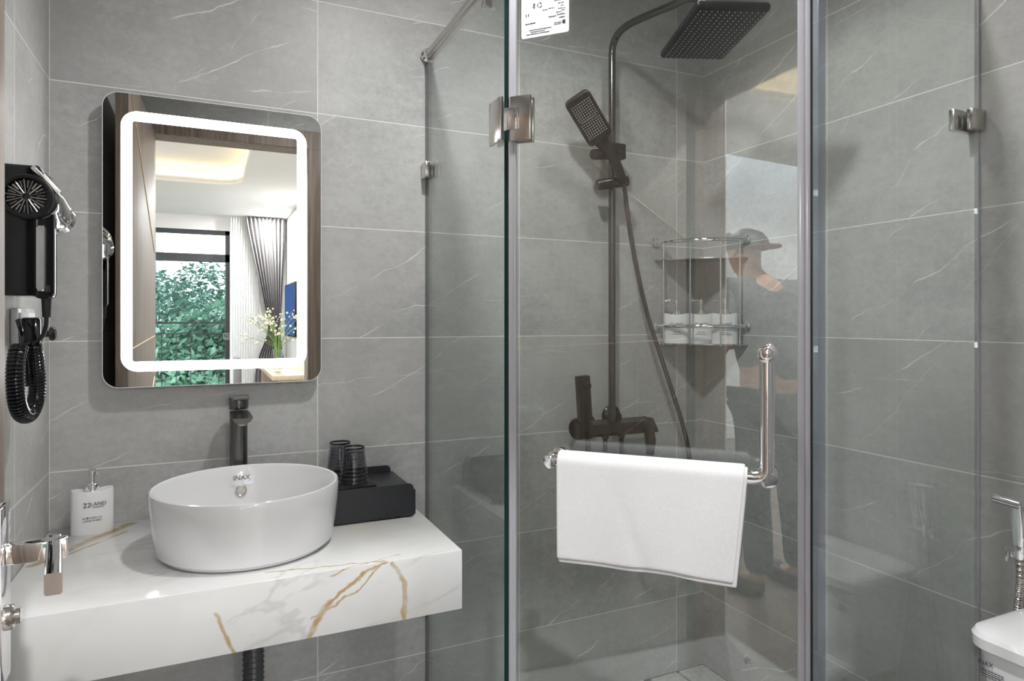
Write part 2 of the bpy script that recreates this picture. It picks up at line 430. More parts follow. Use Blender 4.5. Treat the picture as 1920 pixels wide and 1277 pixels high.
# the open wooden door, folded back along the left wall
FX, FY, HX, HY = .092, -.775, .118, -1.565     # free edge corner (room face), hinge corner
du = Vector((HX-FX, HY-FY, 0)); DL = du.length; du.normalize(); dn = Vector((-du.y, du.x, 0))    # dn: towards the room
if dn.x < 0: dn = -dn
DM = basis((FX, FY, 0), du, dn, (0, 0, 1)) if du.cross(dn).z > 0 else basis((FX, FY, 0), du, dn, du.cross(dn))
zs = 1 if du.cross(dn).z > 0 else -1
door = thing('door_1', (FX, FY, 0), 'walnut bathroom door with brass inlay lines standing open beside the hair dryer', 'door')
door['kind'] = 'structure'
def dbox(bm, u0, u1, w0, w1, z0, z1, bev=0.):
    za, zb = (z0, z1) if zs > 0 else (-z1, -z0)
    box(bm, u0, u1, w0, w1, za, zb, bev, M4=DM)
b = B(); dbox(b, 0, DL, -.038, 0, .012, 2.04, .0015); part('door_leaf', b, M['wood'], door)
b = B()
def dpt(u, w, z): return DM @ Vector((u, w, z*zs))
for (p0, p1) in (((.05, 1.10), (DL, 1.13)), ((.05, 1.98), (DL, 1.50)), ((.05, .5), (DL, .95))):
    a0, a1 = dpt(p0[0], .0004, p0[1]), dpt(p1[0], .0004, p1[1]); cyl(b, a0, a1, .0022, 8)
part('inlay', b, M['brass'], door)
hd = None
b = B(); dbox(b, .024, .076, .0, .011, .757, .975, .003); hd = part('handle_plate', b, M['chrome'], door)
b = B(); dbox(b, .040, .060, .011, .074, .902, .926, .002)
NL = 5
for w0_ in (0,):
    rows = []
    for k in range(NL+1):
        f = k/NL; u = .034+.150*f; w = .0575+.020*f; zc = .914-.001*f
        rows.append([b.verts.new(dpt(u, w+px, zc+py)) for px, py in rrect(.017, .024, .003, 3)])
    for A, Z in zip(rows, rows[1:]):
        for k in range(len(A)): b.faces.new((A[k], A[(k+1) % len(A)], Z[(k+1) % len(A)], Z[k]))
    b.faces.new(rows[0]); b.faces.new(rows[-1])
part('door_lever', b, M['chrome'], hd)
b = B(); cyl(b, dpt(.050, .009, .836), dpt(.050, .019, .836), .015, 24, bev=.002); cyl(b, dpt(.050, .019, .836), dpt(.050, .026, .836), .009, 20, bev=.001); part('lock_cylinder', b, M['satin'], hd)
b = B(); dbox(b, .024, .076, -.049, -.038, .757, .975, .003); part('handle_plate', b, M['chrome'], door)

# recessed ceiling lights, the third an added one for the tank
for i, (lx, ly, pw, an, bl, aim) in enumerate(LAMPS):
    tl = thing('downlight', (lx, ly, CEIL), ['round recessed downlight in the bathroom ceiling above the vanity side', 'round recessed downlight in the ceiling inside the shower', 'added narrow ceiling spot between doorway and toilet to brighten the tank'][i], 'ceiling light', 'bathroom downlights')
    b = B(); lathe(b, [(.046, -.004), (.06, -.004), (.062, 0), (.046, 0), (.046, -.004)], (lx, ly, CEIL), seg=32); part('trim_ring', b, M['white_plastic'], tl)
    b = B(); lathe(b, [(0, -.001), (.045, -.001)], (lx, ly, CEIL), seg=28); part('diffuser', b, M['lamp'], tl)

# ------------------------------------------------------------------ vanity counter
CT, CXR, CYF = .72, .812, -.521
b = B(); box(b, .001, CXR, CYF, -.001, .597, CT, .002, 2)
tag(part('vanity_counter', b, M['marble']), 'white marble floating vanity counter with gold veins under the round basin', 'counter')

# basin
BX, BY, BR, BZ = .407, -.300, .1885, .855
wb = thing('wash_basin', (BX, BY, CT), 'round white ceramic vessel basin on the marble counter', 'basin')
b = B()
lathe(b, [(0, 0.0015), (.150, .0015), (.166, .004), (.174, .012), (.181, .050), (.186, .100), (BR-.001, .128), (BR-.003, .1338), (BR-.006, .135), (BR-.010, .1335), (BR-.0125, .128),
          (.172, .100), (.164, .060), (.150, .036), (.120, .026), (.04, .022), (.024, .021), (.022, .015), (0, .015)], (BX, BY, CT), seg=96)
part('bowl', b, M['ceramic'], wb)
b = B(); lathe(b, [(0, .023), (.018, .0235), (.024, .0225), (.0245, .019), (.010, .018)], (BX, BY, CT), seg=32); part('drain_plug', b, M['satin'], wb)
oy = BY+.1678
nrm = Vector((0, -1, .12)).normalized()
b = B(); oc = Vector((.401, oy-.002, .797)); lathe(b, [(0, .0015), (.0085, .0015), (.0105, .003), (.0125, .0025), (.0130, -.003)], oc, nrm, seg=32); part('overflow_ring', b, M['satin'], wb)
text('INAX', .0155, basis((.402, oy-.0092, .8295), (1, 0, 0), Vector((1, 0, 0)).cross(nrm)*-1, nrm), wb)

# faucet
fx, fy = .3985, -.062
fa = thing('basin_faucet', (fx, fy, CT), 'tall gunmetal single lever faucet behind the round basin', 'faucet')
b = B(); lathe(b, [(0, 0), (.026, 0), (.026, .004), (.0205, .006), (.0205, .255), (.0195, .2565), (0, .2565)], (fx, fy, CT), seg=40); part('body', b, M['gunfaucet'], fa)
b = B()
for k in range(1): pass
prof = [(-.024, .0), (-.019, -.009), (-.008, -.0135), (.008, -.0135), (.019, -.009), (.024, .0)]
rows = []
sd = Vector((.05, -1, 0)).normalized(); sx_ = Vector((1, .05, 0)).normalized()
for k, (dd, sc, dz) in enumerate(((-.005, .85, 0), (.04, .95, -.002), (.085, .95, -.005), (.100, .92, -.0065))):
    o_ = Vector((fx, fy, .978+dz))+sd*dd
    rows.append([b.verts.new(o_+sx_*(x*sc)+Vector((0, 0, z))) for x, z in prof])
for A, Z in zip(rows, rows[1:]):
    for i in range(len(prof)):
        j = (i+1) % len(prof); b.faces.new((A[i], A[j], Z[j], Z[i]))
b.faces.new(rows[0]); b.faces.new(rows[-1]); part('spout', b, M['gunfaucet'], fa, smooth=False)
b = B(); ac = Vector((fx, fy, 0))+sd*.084; cyl(b, (ac.x, ac.y, .953), (ac.x, ac.y, .963), .0095, 24, bev=.001); part('aerator', b, M['satin'], fa)
b = B(); lathe(b, [(0, .262), (.0215, .262), (.0225, .264), (.0225, .290), (.021, .2925), (0, .2925)], (fx, fy, CT), seg=40); part('lever_cap', b, M['gunfaucet'], fa)
b = B(); prism(b, [(-.0225, -.0), (.0225, 0), (.018, .07), (-.018, .07)], .004, basis((fx, fy, CT+.2925), sx_, sd, (0, 0, -1)) if False else basis((fx, fy, CT+.2965), sx_, sd, sx_.cross(sd))); part('lever', b, M['gunfaucet'], fa)

# soap bottles
def soap(loc, rz, label, lines, cat='soap bottle', group=None, name='soap_dispenser', flipnoz=-1):
    t_ = thing(name, loc, label, cat, group, rz)
    MW = base_of(t_)
    b_ = B(); n = 48; W_, D_ = .0415, .0185
    def oval(s, z, dip=0.):
        rr = []
        for k in range(n):
            a = 2*pi*k/n; cx_ = abs(cos(a))**(2/2.6)*(1 if cos(a) >= 0 else -1); sy_ = abs(sin(a))**(2/2.2)*(1 if sin(a) >= 0 else -1)
            x_, y_ = cx_*W_*s, sy_*D_*s
            rr.append(b_.verts.new((x_, y_, z+dip*(1-cos(pi*min(1, abs(x_)/W_)))/2)))
        return rr
    rows_ = [oval(.97, 0), oval(1, .002), oval(1, .050), oval(1, .092, .004), oval(.97, .0945, .005), oval(.5, .094, .002), oval(.3, .0945)]
    for A, Z in zip(rows_, rows_[1:]):
        for k in range(n): b_.faces.new((A[k], A[(k+1) % n], Z[(k+1) % n], Z[k]))
    b_.faces.new(list(reversed(rows_[0]))); b_.faces.new(rows_[-1])
    part('bottle', b_, M['white_plastic'], t_, world=False)
    b_ = B(); lathe(b_, [(0, .093), (.0135, .093), (.0135, .110), (.0125, .1115), (.005, .1115), (.005, .118), (0, .118)], (0, 0, 0), seg=28); part('collar', b_, M['chrome'], t_, world=False)
    b_ = B(); lathe(b_, [(0, .116), (.0045, .116), (.0045, .130), (.0072, .131), (.0072, .1455), (.006, .147), (0, .147)], (0, 0, 0), seg=24)
    nd = Vector((.25, -.97, 0)) if flipnoz > 0 else Vector((-1, -.1, 0))
    tube(b_, [(0, 0, .143), nd*.020+Vector((0, 0, .143)), nd*.033+Vector((0, 0, .142)), nd*.038+Vector((0, 0, .1385))], [.0032, .003, .0026, .0024], 12)
    part('pump', b_, M['chrome'], t_, world=False)
    for (body, size, z, xo) in lines:
        text(body, size, MW @ basis((xo, -.0189, z), (1, 0, 0), (0, 0, 1), (0, -1, 0)), t_)
    return t_
soap((.0925, -.062, CT), R(8), 'white oval hand wash bottle with chrome pump on the counter by the left wall',
     [('22', .0150, .0660, -.0105), ('LAND', .0115, .0675, .0115), ('RESIDENCE', .0042, .0605, .0115), ('NƯỚC RỬA TAY', .0052, .0370, 0), ('( HAND WASH )', .0052, .0310, 0)], flipnoz=1)

# black amenity box with its little tray and tumblers
bx = thing('amenity_box', (.70, -.145, CT), 'black leatherette amenity box on the counter right of the basin', 'box')
b = B(); box(b, .585, .793, -.248, -.030, CT+.004, .785, .003); part('body', b, M['black_box'], bx)
def flap(y0, y1):
    b_ = B(); ol = [(-.099, 0), (.099, 0)]+[(.099-.012+.012*cos(a), .078-.012+.012*sin(a)) for a in [k*pi/12 for k in range(7)]]+[(-.099+.012+.012*cos(a), .078-.012+.012*sin(a)) for a in [pi/2+k*pi/12 for k in range(7)]]
    prism(b_, ol, y1-y0, basis((.687, y1, .724), (1, 0, 0), (0, 0, 1), (0, -1, 0))); return b_
part('front_panel', flap(-.2515, -.2485), M['black_box'], bx); part('back_panel', flap(-.0285, -.0255), M['black_box'], bx)
for px in (.60, .78):
    for py in (-.235, -.04):
        b = B(); cyl(b, (px, py, CT), (px, py, CT+.005), .006, 12); part('foot', b, M['black_rubber'], bx)
gt = thing('glass_tray', (.645, -.15, .785), 'small black tray under the tumblers on the amenity box', 'tray')
b = B(); box(b, .588, .705, -.230, -.050, .7855, .7975, .002); box(b, .593, .700, -.225, -.055, .7975, .8005, .001); part('base', b, M['black_satin'], gt)
def tumbler(x, y, label):
    t_ = thing('tumbler', (x, y, .8005), label, 'glass', 'smoked tumblers on the black tray')
    b_ = B(); out = []
    n = 9; Hh = .083
    for k in range(n*4+1):
        u = k/(n*4); r = .0355-.0095*u+.0008*sin(u*n*2*pi); out.append((r, Hh*u))
    out += [(.0255, Hh+.001), (.022, Hh+.0015), (0, Hh+.001), (0, Hh-.007), (.0215, Hh-.007)]
    for k in range(9):
        u = 1-k/8; out.append((.0355-.0095*u-.0025, (Hh-.009)*u))
    out.append((.0355, 0))
    lathe(b_, out, (x, y, .8008), seg=48); part('glass_body', b_, M['smoke'], t_)
    b_ = B(); lathe(b_, [(.0262, Hh+.0), (.0268, Hh+.002), (.0255, Hh+.004), (.0235, Hh+.003), (.0235, Hh+.001), (.0262, Hh)], (x, y, .8008), seg=40); part('rim', b_, M['black_gloss'], t_)
    return t_
tumbler(.657, -.172, 'smoked ribbed tumbler upside down at the front of the black tray')
tumbler(.638, -.093, 'smoked ribbed tumbler upside down at the back of the tray by the wall')

# drain pipe under the counter
dp = thing('drain_pipe', (.427, -.150, .597), 'grey corrugated drain pipe hanging below the marble counter', 'pipe')
b = B(); pr = []
for k in range(121):
    z = .597-.50*k/120; pr.append((.0225+.0022*sin(k*pi/1.5), z))
lathe(b, [(0, .597)]+pr+[(0, pr[-1][1])], (.427, -.150, 0), seg=32); part('corrugated_hose', b, M['pipe_grey'], dp)
b = B(); tube(b, catmull([(.427, -.15, .11), (.427, -.148, .06), (.427, -.11, .03), (.427, -.05, .028), (.427, -.002, .028)], 8), .021, 20); part('elbow', b, M['pipe_grey'], dp)

# ------------------------------------------------------------------ LED mirror
MX, MZ, MW_, MH_ = .354, 1.387, .491, .690
mi = thing('led_mirror', (MX, -.03, MZ), 'rounded rectangular wall mirror with a glowing frame strip above the basin', 'mirror')
MM = basis((MX, -.030, MZ), (1, 0, 0), (0, 0, 1), (0, -1, 0))
b = B(); prism(b, rrect(MW_, MH_, .035, 8), .005, MM); part('mirror_glass', b, M['mirror'], mi, smooth=False)
b = B(); ring_plate(b, rrect(MW_+.0015, MH_+.0015, .0355, 8), rrect(MW_-.001, MH_-.001, .0345, 8), .0056, MM); part('polished_edge', b, M['paper'], mi, smooth=False)
b = B(); box(b, MX-.20, MX+.20, -.030, -.001, MZ-.30, MZ+.30, .004); part('back_frame', b, M['white_plastic'], mi)
b = B(); ring_plate(b, rrect(.4175, .6125, .036, 8), rrect(.371, .566, .006, 8), .0006, MM @ Matrix.Translation((0, -.002, .005))); part('light_strip', b, M['led'], mi, smooth=False)
b = B(); bc = MM @ Matrix.Translation((.0185, -.227, .005)); ring_plate(b, rrect(.0150, .0150, .001, 2), rrect(.0125, .0125, .001, 2), .0004, bc)
ring_plate(b, [(.0042*cos(k*pi/12), .0042*sin(k*pi/12)) for k in range(24)], [(.0033*cos(k*pi/12), .0033*sin(k*pi/12)) for k in range(24)], .0004, bc)
tb = part('touch_button', b, M['paper'], mi, smooth=False)

# ------------------------------------------------------------------ hair dryer on the left wall, its cord, sockets
hdry = thing('hair_dryer', (.0, -.37, 1.36), 'black and chrome wall mounted hair dryer on the left wall', 'hair dryer')
b = B(); box(b, .001, .060, -.405, -.300, 1.243, 1.474, .006, 3); part('wall_cradle', b, M['black_gloss'], hdry)
b = B(); gc = Vector((.041, -.412, 1.416)); ga = Vector((.02, 1, -.02)).normalized()
lathe(b, [(.031, -.001), (.0325, -.006), (.0365, -.007), (.0395, -.003), (.0400, .010), (.039, .040), (.030, .046), (0, .046)], gc, ga, 48); part('intake_housing', b, M['black_satin'], hdry)
b = B()
lathe(b, [(0, .004), (.032, .004)], gc, ga, 32)
part('intake_mesh', b, M['black_gloss'], hdry)
b = B(); _, gb, gd = frame(ga)
for k in range(28):
    a = 2*pi*k/28; dv = gb*cos(a)+gd*sin(a); L = (.0305 if k % 2 == 0 else .028); s0 = .006 if k % 2 == 0 else .016
    cyl(b, gc+dv*s0-ga*.002, gc+dv*L-ga*.002, .0007 if k % 4 else .0010, 6)
part('intake_grille', b, M['satin'], hdry)
b = B(); na = Vector((.24, .92, -.28)).normalized(); ns = Vector((.052, -.392, 1.413))
lathe(b, [(0, 0), (.036, 0), (.037, .02), (.033, .048), (.0325, .056), (.0285, .058), (.028, .066), (.030, .069), (.0295, .082), (.023, .084), (0, .076)], ns, na, 40); part('nozzle', b, M['chrome'], hdry)
b = B(); dv_ = Vector((.62, .25, -.74)).normalized(); box(b, -.011, .011, -.004, .004, -.029, .029, .002, M4=basis((.066, -.392, 1.452), Vector((0, 1, .34)), dv_.cross(Vector((0, 1, .34))), dv_)); part('top_trim', b, M['chrome'], hdry)
b = B(); ol = rrect(.030, .160, .010, 6)
prism(b, ol, .03, basis((.064, -.402, 1.318), (1, 0, 0), (0, 0, 1), (0, -1, 0)).__matmul__(Matrix.Translation((0, 0, -.03))), bev=.003); part('handle', b, M['black_gloss'], hdry)
b = B(); prism(b, rrect(.013, .118, .0055, 6), .006, basis((.0605, -.403, 1.310), (1, 0, 0), (0, 0, 1), (0, -1, 0)), bev=.002); part('handle_trim', b, M['chrome'], hdry)
b = B(); box(b, .060, .078, -.390, -.372, 1.334, 1.372, .004); part('switch', b, M['satin'], hdry)
b = B(); cyl(b, (.0665, -.392, 1.252), (.0665, -.392, 1.205), .0085, 20, .0065); cyl(b, (.066, -.392, 1.262), (.066, -.392, 1.250), .013, 20)
tube(b, catmull([(.0665, -.392, 1.206), (.0655, -.391, 1.190), (.060, -.389, 1.172), (.050, -.388, 1.160), (.046, -.388, 1.155)], 8), .0036, 12); part('strain_relief', b, M['black_rubber'], hdry)
def coil(path, Rr, rr, turns, seg=8, per=14):
    P = catmull(path, 24); L = [0]
    for a, c_ in zip(P, P[1:]): L.append(L[-1]+(c_-a).length)
    def at(s):
        for i in range(len(L)-1):
            if s <= L[i+1] or i == len(L)-2:
                f = (s-L[i])/max(1e-9, L[i+1]-L[i]); return P[i].lerp(P[i+1], f), (P[i+1]-P[i]).normalized()
    out = []; up = None; N = int(turns*per)
    for k in range(N+1):
        p_, t_ = at(L[-1]*k/N)
        up = t_.orthogonal().normalized() if up is None else (up-t_*up.dot(t_)).normalized()
        s_ = t_.cross(up); a = 2*pi*k/per; out.append(p_+(up*cos(a)+s_*sin(a))*Rr)
    return out
b = B(); tube(b, coil([(.046, -.388, 1.158), (.048, -.382, 1.13), (.050, -.378, 1.09), (.049, -.386, 1.055), (.045, -.412, 1.035), (.041, -.446, 1.040), (.039, -.470, 1.068), (.039, -.478, 1.11), (.040, -.472, 1.14), (.042, -.464, 1.156)], .0105, .0032, 52), .0034, 7); part('coiled_cord', b, M['black_gloss'], hdry)
b = B(); tube(b, catmull([(.042, -.462, 1.155), (.040, -.445, 1.150), (.036, -.425, 1.155), (.030, -.400, 1.185), (.020, -.360, 1.200)], 8), .0034, 10)
tube(b, catmull([(.040, -.470, 1.20), (.042, -.45, 1.175), (.040, -.43, 1.155), (.038, -.412, 1.130), (.037, -.405, 1.10), (.039, -.398, 1.085), (.040, -.392, 1.10), (.038, -.398, 1.135), (.034, -.408, 1.155)], 8), .003, 10)
part('straight_cord', b, M['black_gloss'], hdry)
so = thing('wall_socket', (.0, -.27, 1.19), 'white double wall socket below the hair dryer', 'socket')
b = B(); box(b, .0005, .012, -.335, -.205, 1.145, 1.222, .003); part('face_plate', b, M['white_plastic'], so)
b = B(); box(b, .012, .0150, -.326, -.273, 1.153, 1.214, .001); box(b, .012, .0150, -.268, -.214, 1.153, 1.214, .001); part('insert', b, M['paper'], so)
pg = thing('plug', (.02, -.335, 1.18), 'black power plug in the wall socket under the dryer', 'plug')
b = B(); box(b, .0155, .045, -.335, -.300, 1.155, 1.205, .005); cyl(b, (.034, -.318, 1.156), (.036, -.325, 1.135), .005, 14); part('plug_body', b, M['black_gloss'], pg)
kb = thing('cord_hook', (.02, -.20, 1.17), 'small black hook on the wall beside the socket', 'hook')
b = B(); box(b, .0005, .014, -.196, -.166, 1.150, 1.198, .003); cyl(b, (.010, -.181, 1.172), (.036, -.181, 1.172), .007, 16); lathe(b, [(0, 0), (.014, 0), (.015, .006), (.010, .010), (0, .010)], (.034, -.181, 1.172), (1, 0, 0), 20); part('hook_body', b, M['black_gloss'], kb)

# ------------------------------------------------------------------ shower glass
GZ = 1.945
def sheet(bm, outline_box):            # glass sheet whose narrow edges get the green edge material
    x0, x1, y0, y1, z0, z1 = outline_box
    vs = box(bm, *outline_box)
    for f in bm.faces:
        n_ = f.normal if f.normal.length else f.calc_center_median()
        f.normal_update(); n_ = f.normal
        thin = 0 if (x1-x0) < (y1-y0) else 1
        f.material_index = 0 if abs(n_[thin]) > .9 else 1
PX = .894
pl = thing('shower_screen', (PX, -.28, 0), 'fixed clear glass shower panel beside the vanity counter', 'glass panel', 'fixed shower glass panels')
b = B(); sheet(b, (PX, PX+.010, -.552, -.002, .01, GZ)); part('glass_sheet', b, [M['glass'], M['edge']], pl, smooth=False)
b = B(); box(b, PX+.001, PX+.009, -.0035, -.0005, .01, GZ); part('wall_seal', b, M['pipe_grey'], pl)
pr_ = thing('shower_screen', (1.65, -.909, 0), 'fixed clear glass shower panel next to the toilet', 'glass panel', 'fixed shower glass panels')
PRX = 1.396
b = B(); sheet(b, (PRX, XR-.0005, -.909, -.899, .01, GZ)); part('glass_sheet', b, [M['glass'], M['glass']], pr_, smooth=False)
b = B(); box(b, PRX-.003, PRX+.017, -.9125, -.8955, .01, GZ, .002); part('magnetic_seal', b, M['clearprofile'], pr_)

b = B(); box(b, XR-.006, XR-.0005, -.9115, -.9085, .01, GZ, .001); part('wall_seal', b, M['clearstrip'], pr_)
DA = -R(47); DO = (.9000, -.5720, 0.)
sd_ = thing('hinged_screen', DO, 'clear glass shower door left slightly ajar with a chrome towel bar', 'shower door', rz=DA)
DW = .556
b = B(); sheet(b, (.006, DW, -.004, .004, .02, GZ-.005)); part('glass_sheet', b, [M['glass'], M['edge']], sd_, world=False, smooth=False)
b = B(); box(b, -.002, .0125, -.006, .006, .02, GZ-.005, .002); part('hinge_seal', b, M['clearstrip'], sd_, world=False)
b = B(); box(b, DW-.010, DW+.002, -.0062, .0062, .02, GZ-.005, .002); box(b, DW+.002, DW+.011, -.0075, .0075, .02, GZ-.005, .002); part('magnetic_seal', b, M['clearstrip'], sd_, world=False)
b = B(); box(b, DW+.011, DW+.0145, -.0058, .0058, .02, GZ-.005); part('gasket', b, M['black_rubber'], sd_, world=False)
# towel bar: horizontal pipe, elbow, vertical grip, three stand-offs through the glass
bo, zb, zt, u0, u1, rb = -.055, .9285, 1.141, .108, .497, .0125
b = B()
pts = catmull([(u0, -.004, zb), (u0, -.030, zb), (u0+.002, -.044, zb), (u0+.010, -.053, zb), (u0+.024, bo, zb)], 6)+[(u1-.026, bo, zb)]
pts += catmull([(u1-.022, bo, zb), (u1-.008, bo, zb+.003), (u1-.001, bo, zb+.010), (u1, bo, zb+.026)], 6)+[(u1, bo, zt)]
tube(b, pts, rb, 20); hb = part('towel_handle', b, M['chrome'], sd_, world=False)
for (u, z) in ((u0, zb), (u1, zb), (u1, zt)):
    b = B()
    lathe(b, [(0, 0), (.016, 0), (.0165, .002), (.0165, .006), (.012, .008), (0, .008)], (u, -.0045, z), (0, -1, 0), 28)
    lathe(b, [(0, 0), (.016, 0), (.0165, .002), (.0165, .006), (.012, .008), (0, .008)], (u, .0045, z), (0, 1, 0), 28)
    cyl(b, (u, -.004, z), (u, bo, z), .009, 20)
    part('stand_off', b, M['chrome'], hb, world=False)
b = B(); lathe(b, [(0, -.014), (.0135, -.013), (.0160, -.006), (.0160, .006), (.0130, .013), (0, .016)], (u0+.001, bo+.004, zb), (-.5, -1, -.2), 28); part('elbow_cap', b, M['chrome'], hb, world=False)
b = B(); lathe(b, [(0, 0), (.0150, 0), (.0155, .002), (.0155, .006), (.012, .0085), (.010, .009), (.0095, .006), (.004, .0085), (0, .009)], (u1, bo-.010, zt+.002), (0, -1, 0), 32); part('end_cap', b, M['chrome'], hb, world=False)
b = B(); lathe(b, [(0, 0), (.0145, 0), (.0155, .002), (.0155, .010), (.012, .014), (0, .016)], (u1, bo+.006, zb), (.5, -1, -.3), 28); part('elbow_cap', b, M['chrome'], hb, world=False)
# hinge
hg = None
b = B(); box(b, .003, .048, -.0135, -.0045, 1.567, 1.660, .0025); box(b, .003, .048, .0045, .0135, 1.567, 1.660, .0025); hg = part('hinge', b, M['satin'], sd_, world=False)
b = B(); box(b, -.010, .0175, -.0165, -.0045, 1.590, 1.637, .0015); box(b, .0185, .0235, -.0152, -.006, 1.591, 1.636, .001); part('hinge_knuckle', b, M['chrome'], hg, world=False)
hp = thing('hinge_plate', (PX, -.52, 1.62), 'satin steel hinge plate clamped on the fixed panel edge by the door', 'hinge')
b = B(); box(b, PX-.009, PX-.0005, -.550, -.488, 1.578, 1.671, .0025); box(b, PX+.0105, PX+.019, -.550, -.488, 1.578, 1.671, .0025); part('plate', b, M['satin'], hp)
# sticker on the inner face of the door glass (printed side faces into the shower)
SM = basis((.0765, .0046, 1.852), (1, 0, 0), (0, 0, 1), (0, -1, 0))
b = B(); prism(b, rrect(.102, .152, .004, 4), .0002, Matrix.Translation((0, -.0098, 0)) @ SM); stk = part('sticker', b, M['paper'], sd_, world=False, smooth=False, label='white printed care sticker on the shower door glass')
b = B()
def mark(x0, x1, y, h):
    prism(b, [(x0, y), (x1, y), (x1, y+h), (x0, y+h)], .0003, Matrix.Translation((0, -.0101, 0)) @ SM)
random.seed(4)
mark(.0375, .0435, -.0580, .0075)
for (x0, x1, y) in ((-.040, .010, -.0695), (-.030, .000, -.0655), (-.034, .014, -.0615), (.020, .034, -.0575), (.020, .040, -.0545), (-.042, -.020, -.0480), (.030, .042, -.0455), (.008, .024, -.0410), (.026, .043, -.0390),
                    (.024, .036, -.0335), (.036, .043, -.0310), (-.005, .006, -.0245), (.008, .020, -.0235), (.028, .043, -.0270), (.034, .040, -.0215), (.028, .042, -.0160), (.020, .042, -.0100), (.000, .042, -.0040), (.000, .020, .0040), (.022, .042, .0030), (.005, .042, .010), (-.03, .042, .018), (-.03, .03, .026), (-.04, .042, .036), (-.04, .02, .044)):
    x = x0
    while x < x1-.001:
        w = random.uniform(.002, .006); mark(x, min(x+w, x1), y+random.uniform(-.0002, .0002), .0012 if y < -.05 or y > -.035 else .0018); x += w+.0008
for x in (-.041, -.036): mark(x, x+.0016, -.0325, .0062)
prt = part('sticker_print', b, M['print'], stk, world=False, smooth=False)
text('S', .013, WM[sd_.name] @ Matrix.Translation((0, -.0103, 0)) @ SM @ Matrix.Translation((-.023, -.0125, .0003)) @ Matrix.Diagonal((-1, 1, 1, 1)), stk, M['print'], 'sticker_mark')
b = B()
for k in range(3):
    a0 = k*2*pi/3+.3; pts_ = [(.0052*cos(a0+j*.26), .0052*sin(a0+j*.26)) for j in range(7)]
    for j in range(6):
        q0, q1 = pts_[j], pts_[j+1]; prism(b, [q0, q1, (q1[0]*.72, q1[1]*.72), (q0[0]*.72, q0[1]*.72)], .0003, Matrix.Translation((0, -.0101, 0)) @ SM @ Matrix.Translation((-.011, -.0125, 0)))
part('recycling_mark', b, M['print'], stk, world=False, smooth=False)

# support rail on the top edge of the left panel
rl = thing('support_rail', (PX+.005, -.28, GZ), 'polished steel support rail along the top of the left shower panel', 'rail')
b = B(); tube(b, [(PX+.005, -.012, GZ+.008), (PX+.005, -.60, GZ+.008)], .0125, 20); part('rod', b, M['satin'], rl)
b = B(); lathe(b, [(0, 0), (.019, 0), (.020, .003), (.020, .010), (.015, .016), (.015, .030), (.0125, .032)], (PX+.005, -.001, GZ+.008), (0, -1, 0), 28); part('wall_flange', b, M['chrome'], rl)
b = B(); box(b, PX-.006, PX+.016, -.452, -.436, GZ-.045, GZ+.004, .002); part('glass_clamp', b, M['satin'], rl)
b = B(); box(b, PX-.0035, PX+.0135, -.55, -.03, GZ-.012, GZ+.0, .001); part('channel', b, M['satin'], rl)
# glass clips on the walls
def clip_l(z, label):
    t_ = thing('glass_clip', (PX, -.02, z), label, 'glass clip', 'steel glass clips')
    b_ = B(); box(b_, PX-.013, PX-.0005, -.045, -.0005, z-.022, z+.022, .002); part('outer_jaw', b_, M['satin'], t_)
    b_ = B(); box(b_, PX+.0105, PX+.020, -.060, -.0005, z-.022, z+.022, .002); part('inner_jaw', b_, M['satin'], t_)
clip_l(1.622, 'small steel glass clip on the wall beside the mirror, upper of two')
clip_l(.470, 'small steel glass clip low on the wall below the counter end')
cz = 1.646
tc = thing('glass_clip', (XR, -.905, cz), 'small steel glass clip on the right wall above the toilet', 'glass clip', 'steel glass clips')
b = B(); box(b, XR-.048, XR-.0005, -.924, -.9095, cz-.023, cz+.023, .003); part('outer_jaw', b, M['satin'], tc)
b = B(); box(b, XR-.072, XR-.0005, -.8985, -.886, cz-.024, cz+.024, .002); part('inner_jaw', b, M['satin'], tc)

# ------------------------------------------------------------------ towel over the bar
tw = thing('bath_towel', WM[sd_.name] @ Vector((.29, bo, zb)), 'folded white bath towel hanging over the chrome bar of the shower door', 'towel', rz=DA)
def towel_sheet(ua, ub, rad, front, back, seed, drop_r=0.):
    """Sheet draped over the bar: from the back hem, over the bar, to the front hem."""
    random.seed(seed); b_ = B(); NU, NB, NA, NF = 60, 14, 12, 30; rows_ = []
    ph = [random.uniform(0, 6) for _ in range(4)]
    for i in range(NU+1):
        f = i/NU; u = ua+(ub-ua)*f; col = []
        sag = .0026*sin(f*5+ph[0])+.0012*sin(f*12+ph[1])
        fl = front+drop_r*f+sag; bl = back+sag
        prof_ = []
        for k in range(NB): prof_.append((rad*.9, -bl*(1-k/NB)))
        for k in range(NA+1):
            a = pi*k/NA; prof_.append((rad*cos(a), rad*sin(a)))
        for k in range(1, NF+1): prof_.append((-rad-.005*sin(k/NF*1.4), -fl*k/NF))
        for y, z in prof_:
            g = max(0., -z)/max(front, .01)
            wv = (.0026*sin(f*8+ph[2])+.0012*sin(f*19+ph[3]+g*2))*g
            # a soft diagonal crease across the front
            cr = .0022*math.exp(-((f-.34-.30*(1-g)*-1-.0)/.05)**2)*g if False else .0020*math.exp(-(((f-.36)-.22*(g-.3))/.045)**2)*g
            uu = u-.017*g*f+.003*g*(1-f)
            col.append(b_.verts.new((uu, bo+y+(-wv+cr if y < 0 else wv), zb+z)))
        rows_.append(col)
    for A, Z in zip(rows_, rows_[1:]):
        for j in range(len(A)-1): b_.faces.new((A[j], A[j+1], Z[j+1], Z[j]))
    return b_
off = Matrix.Translation((-.29, -bo, -zb))
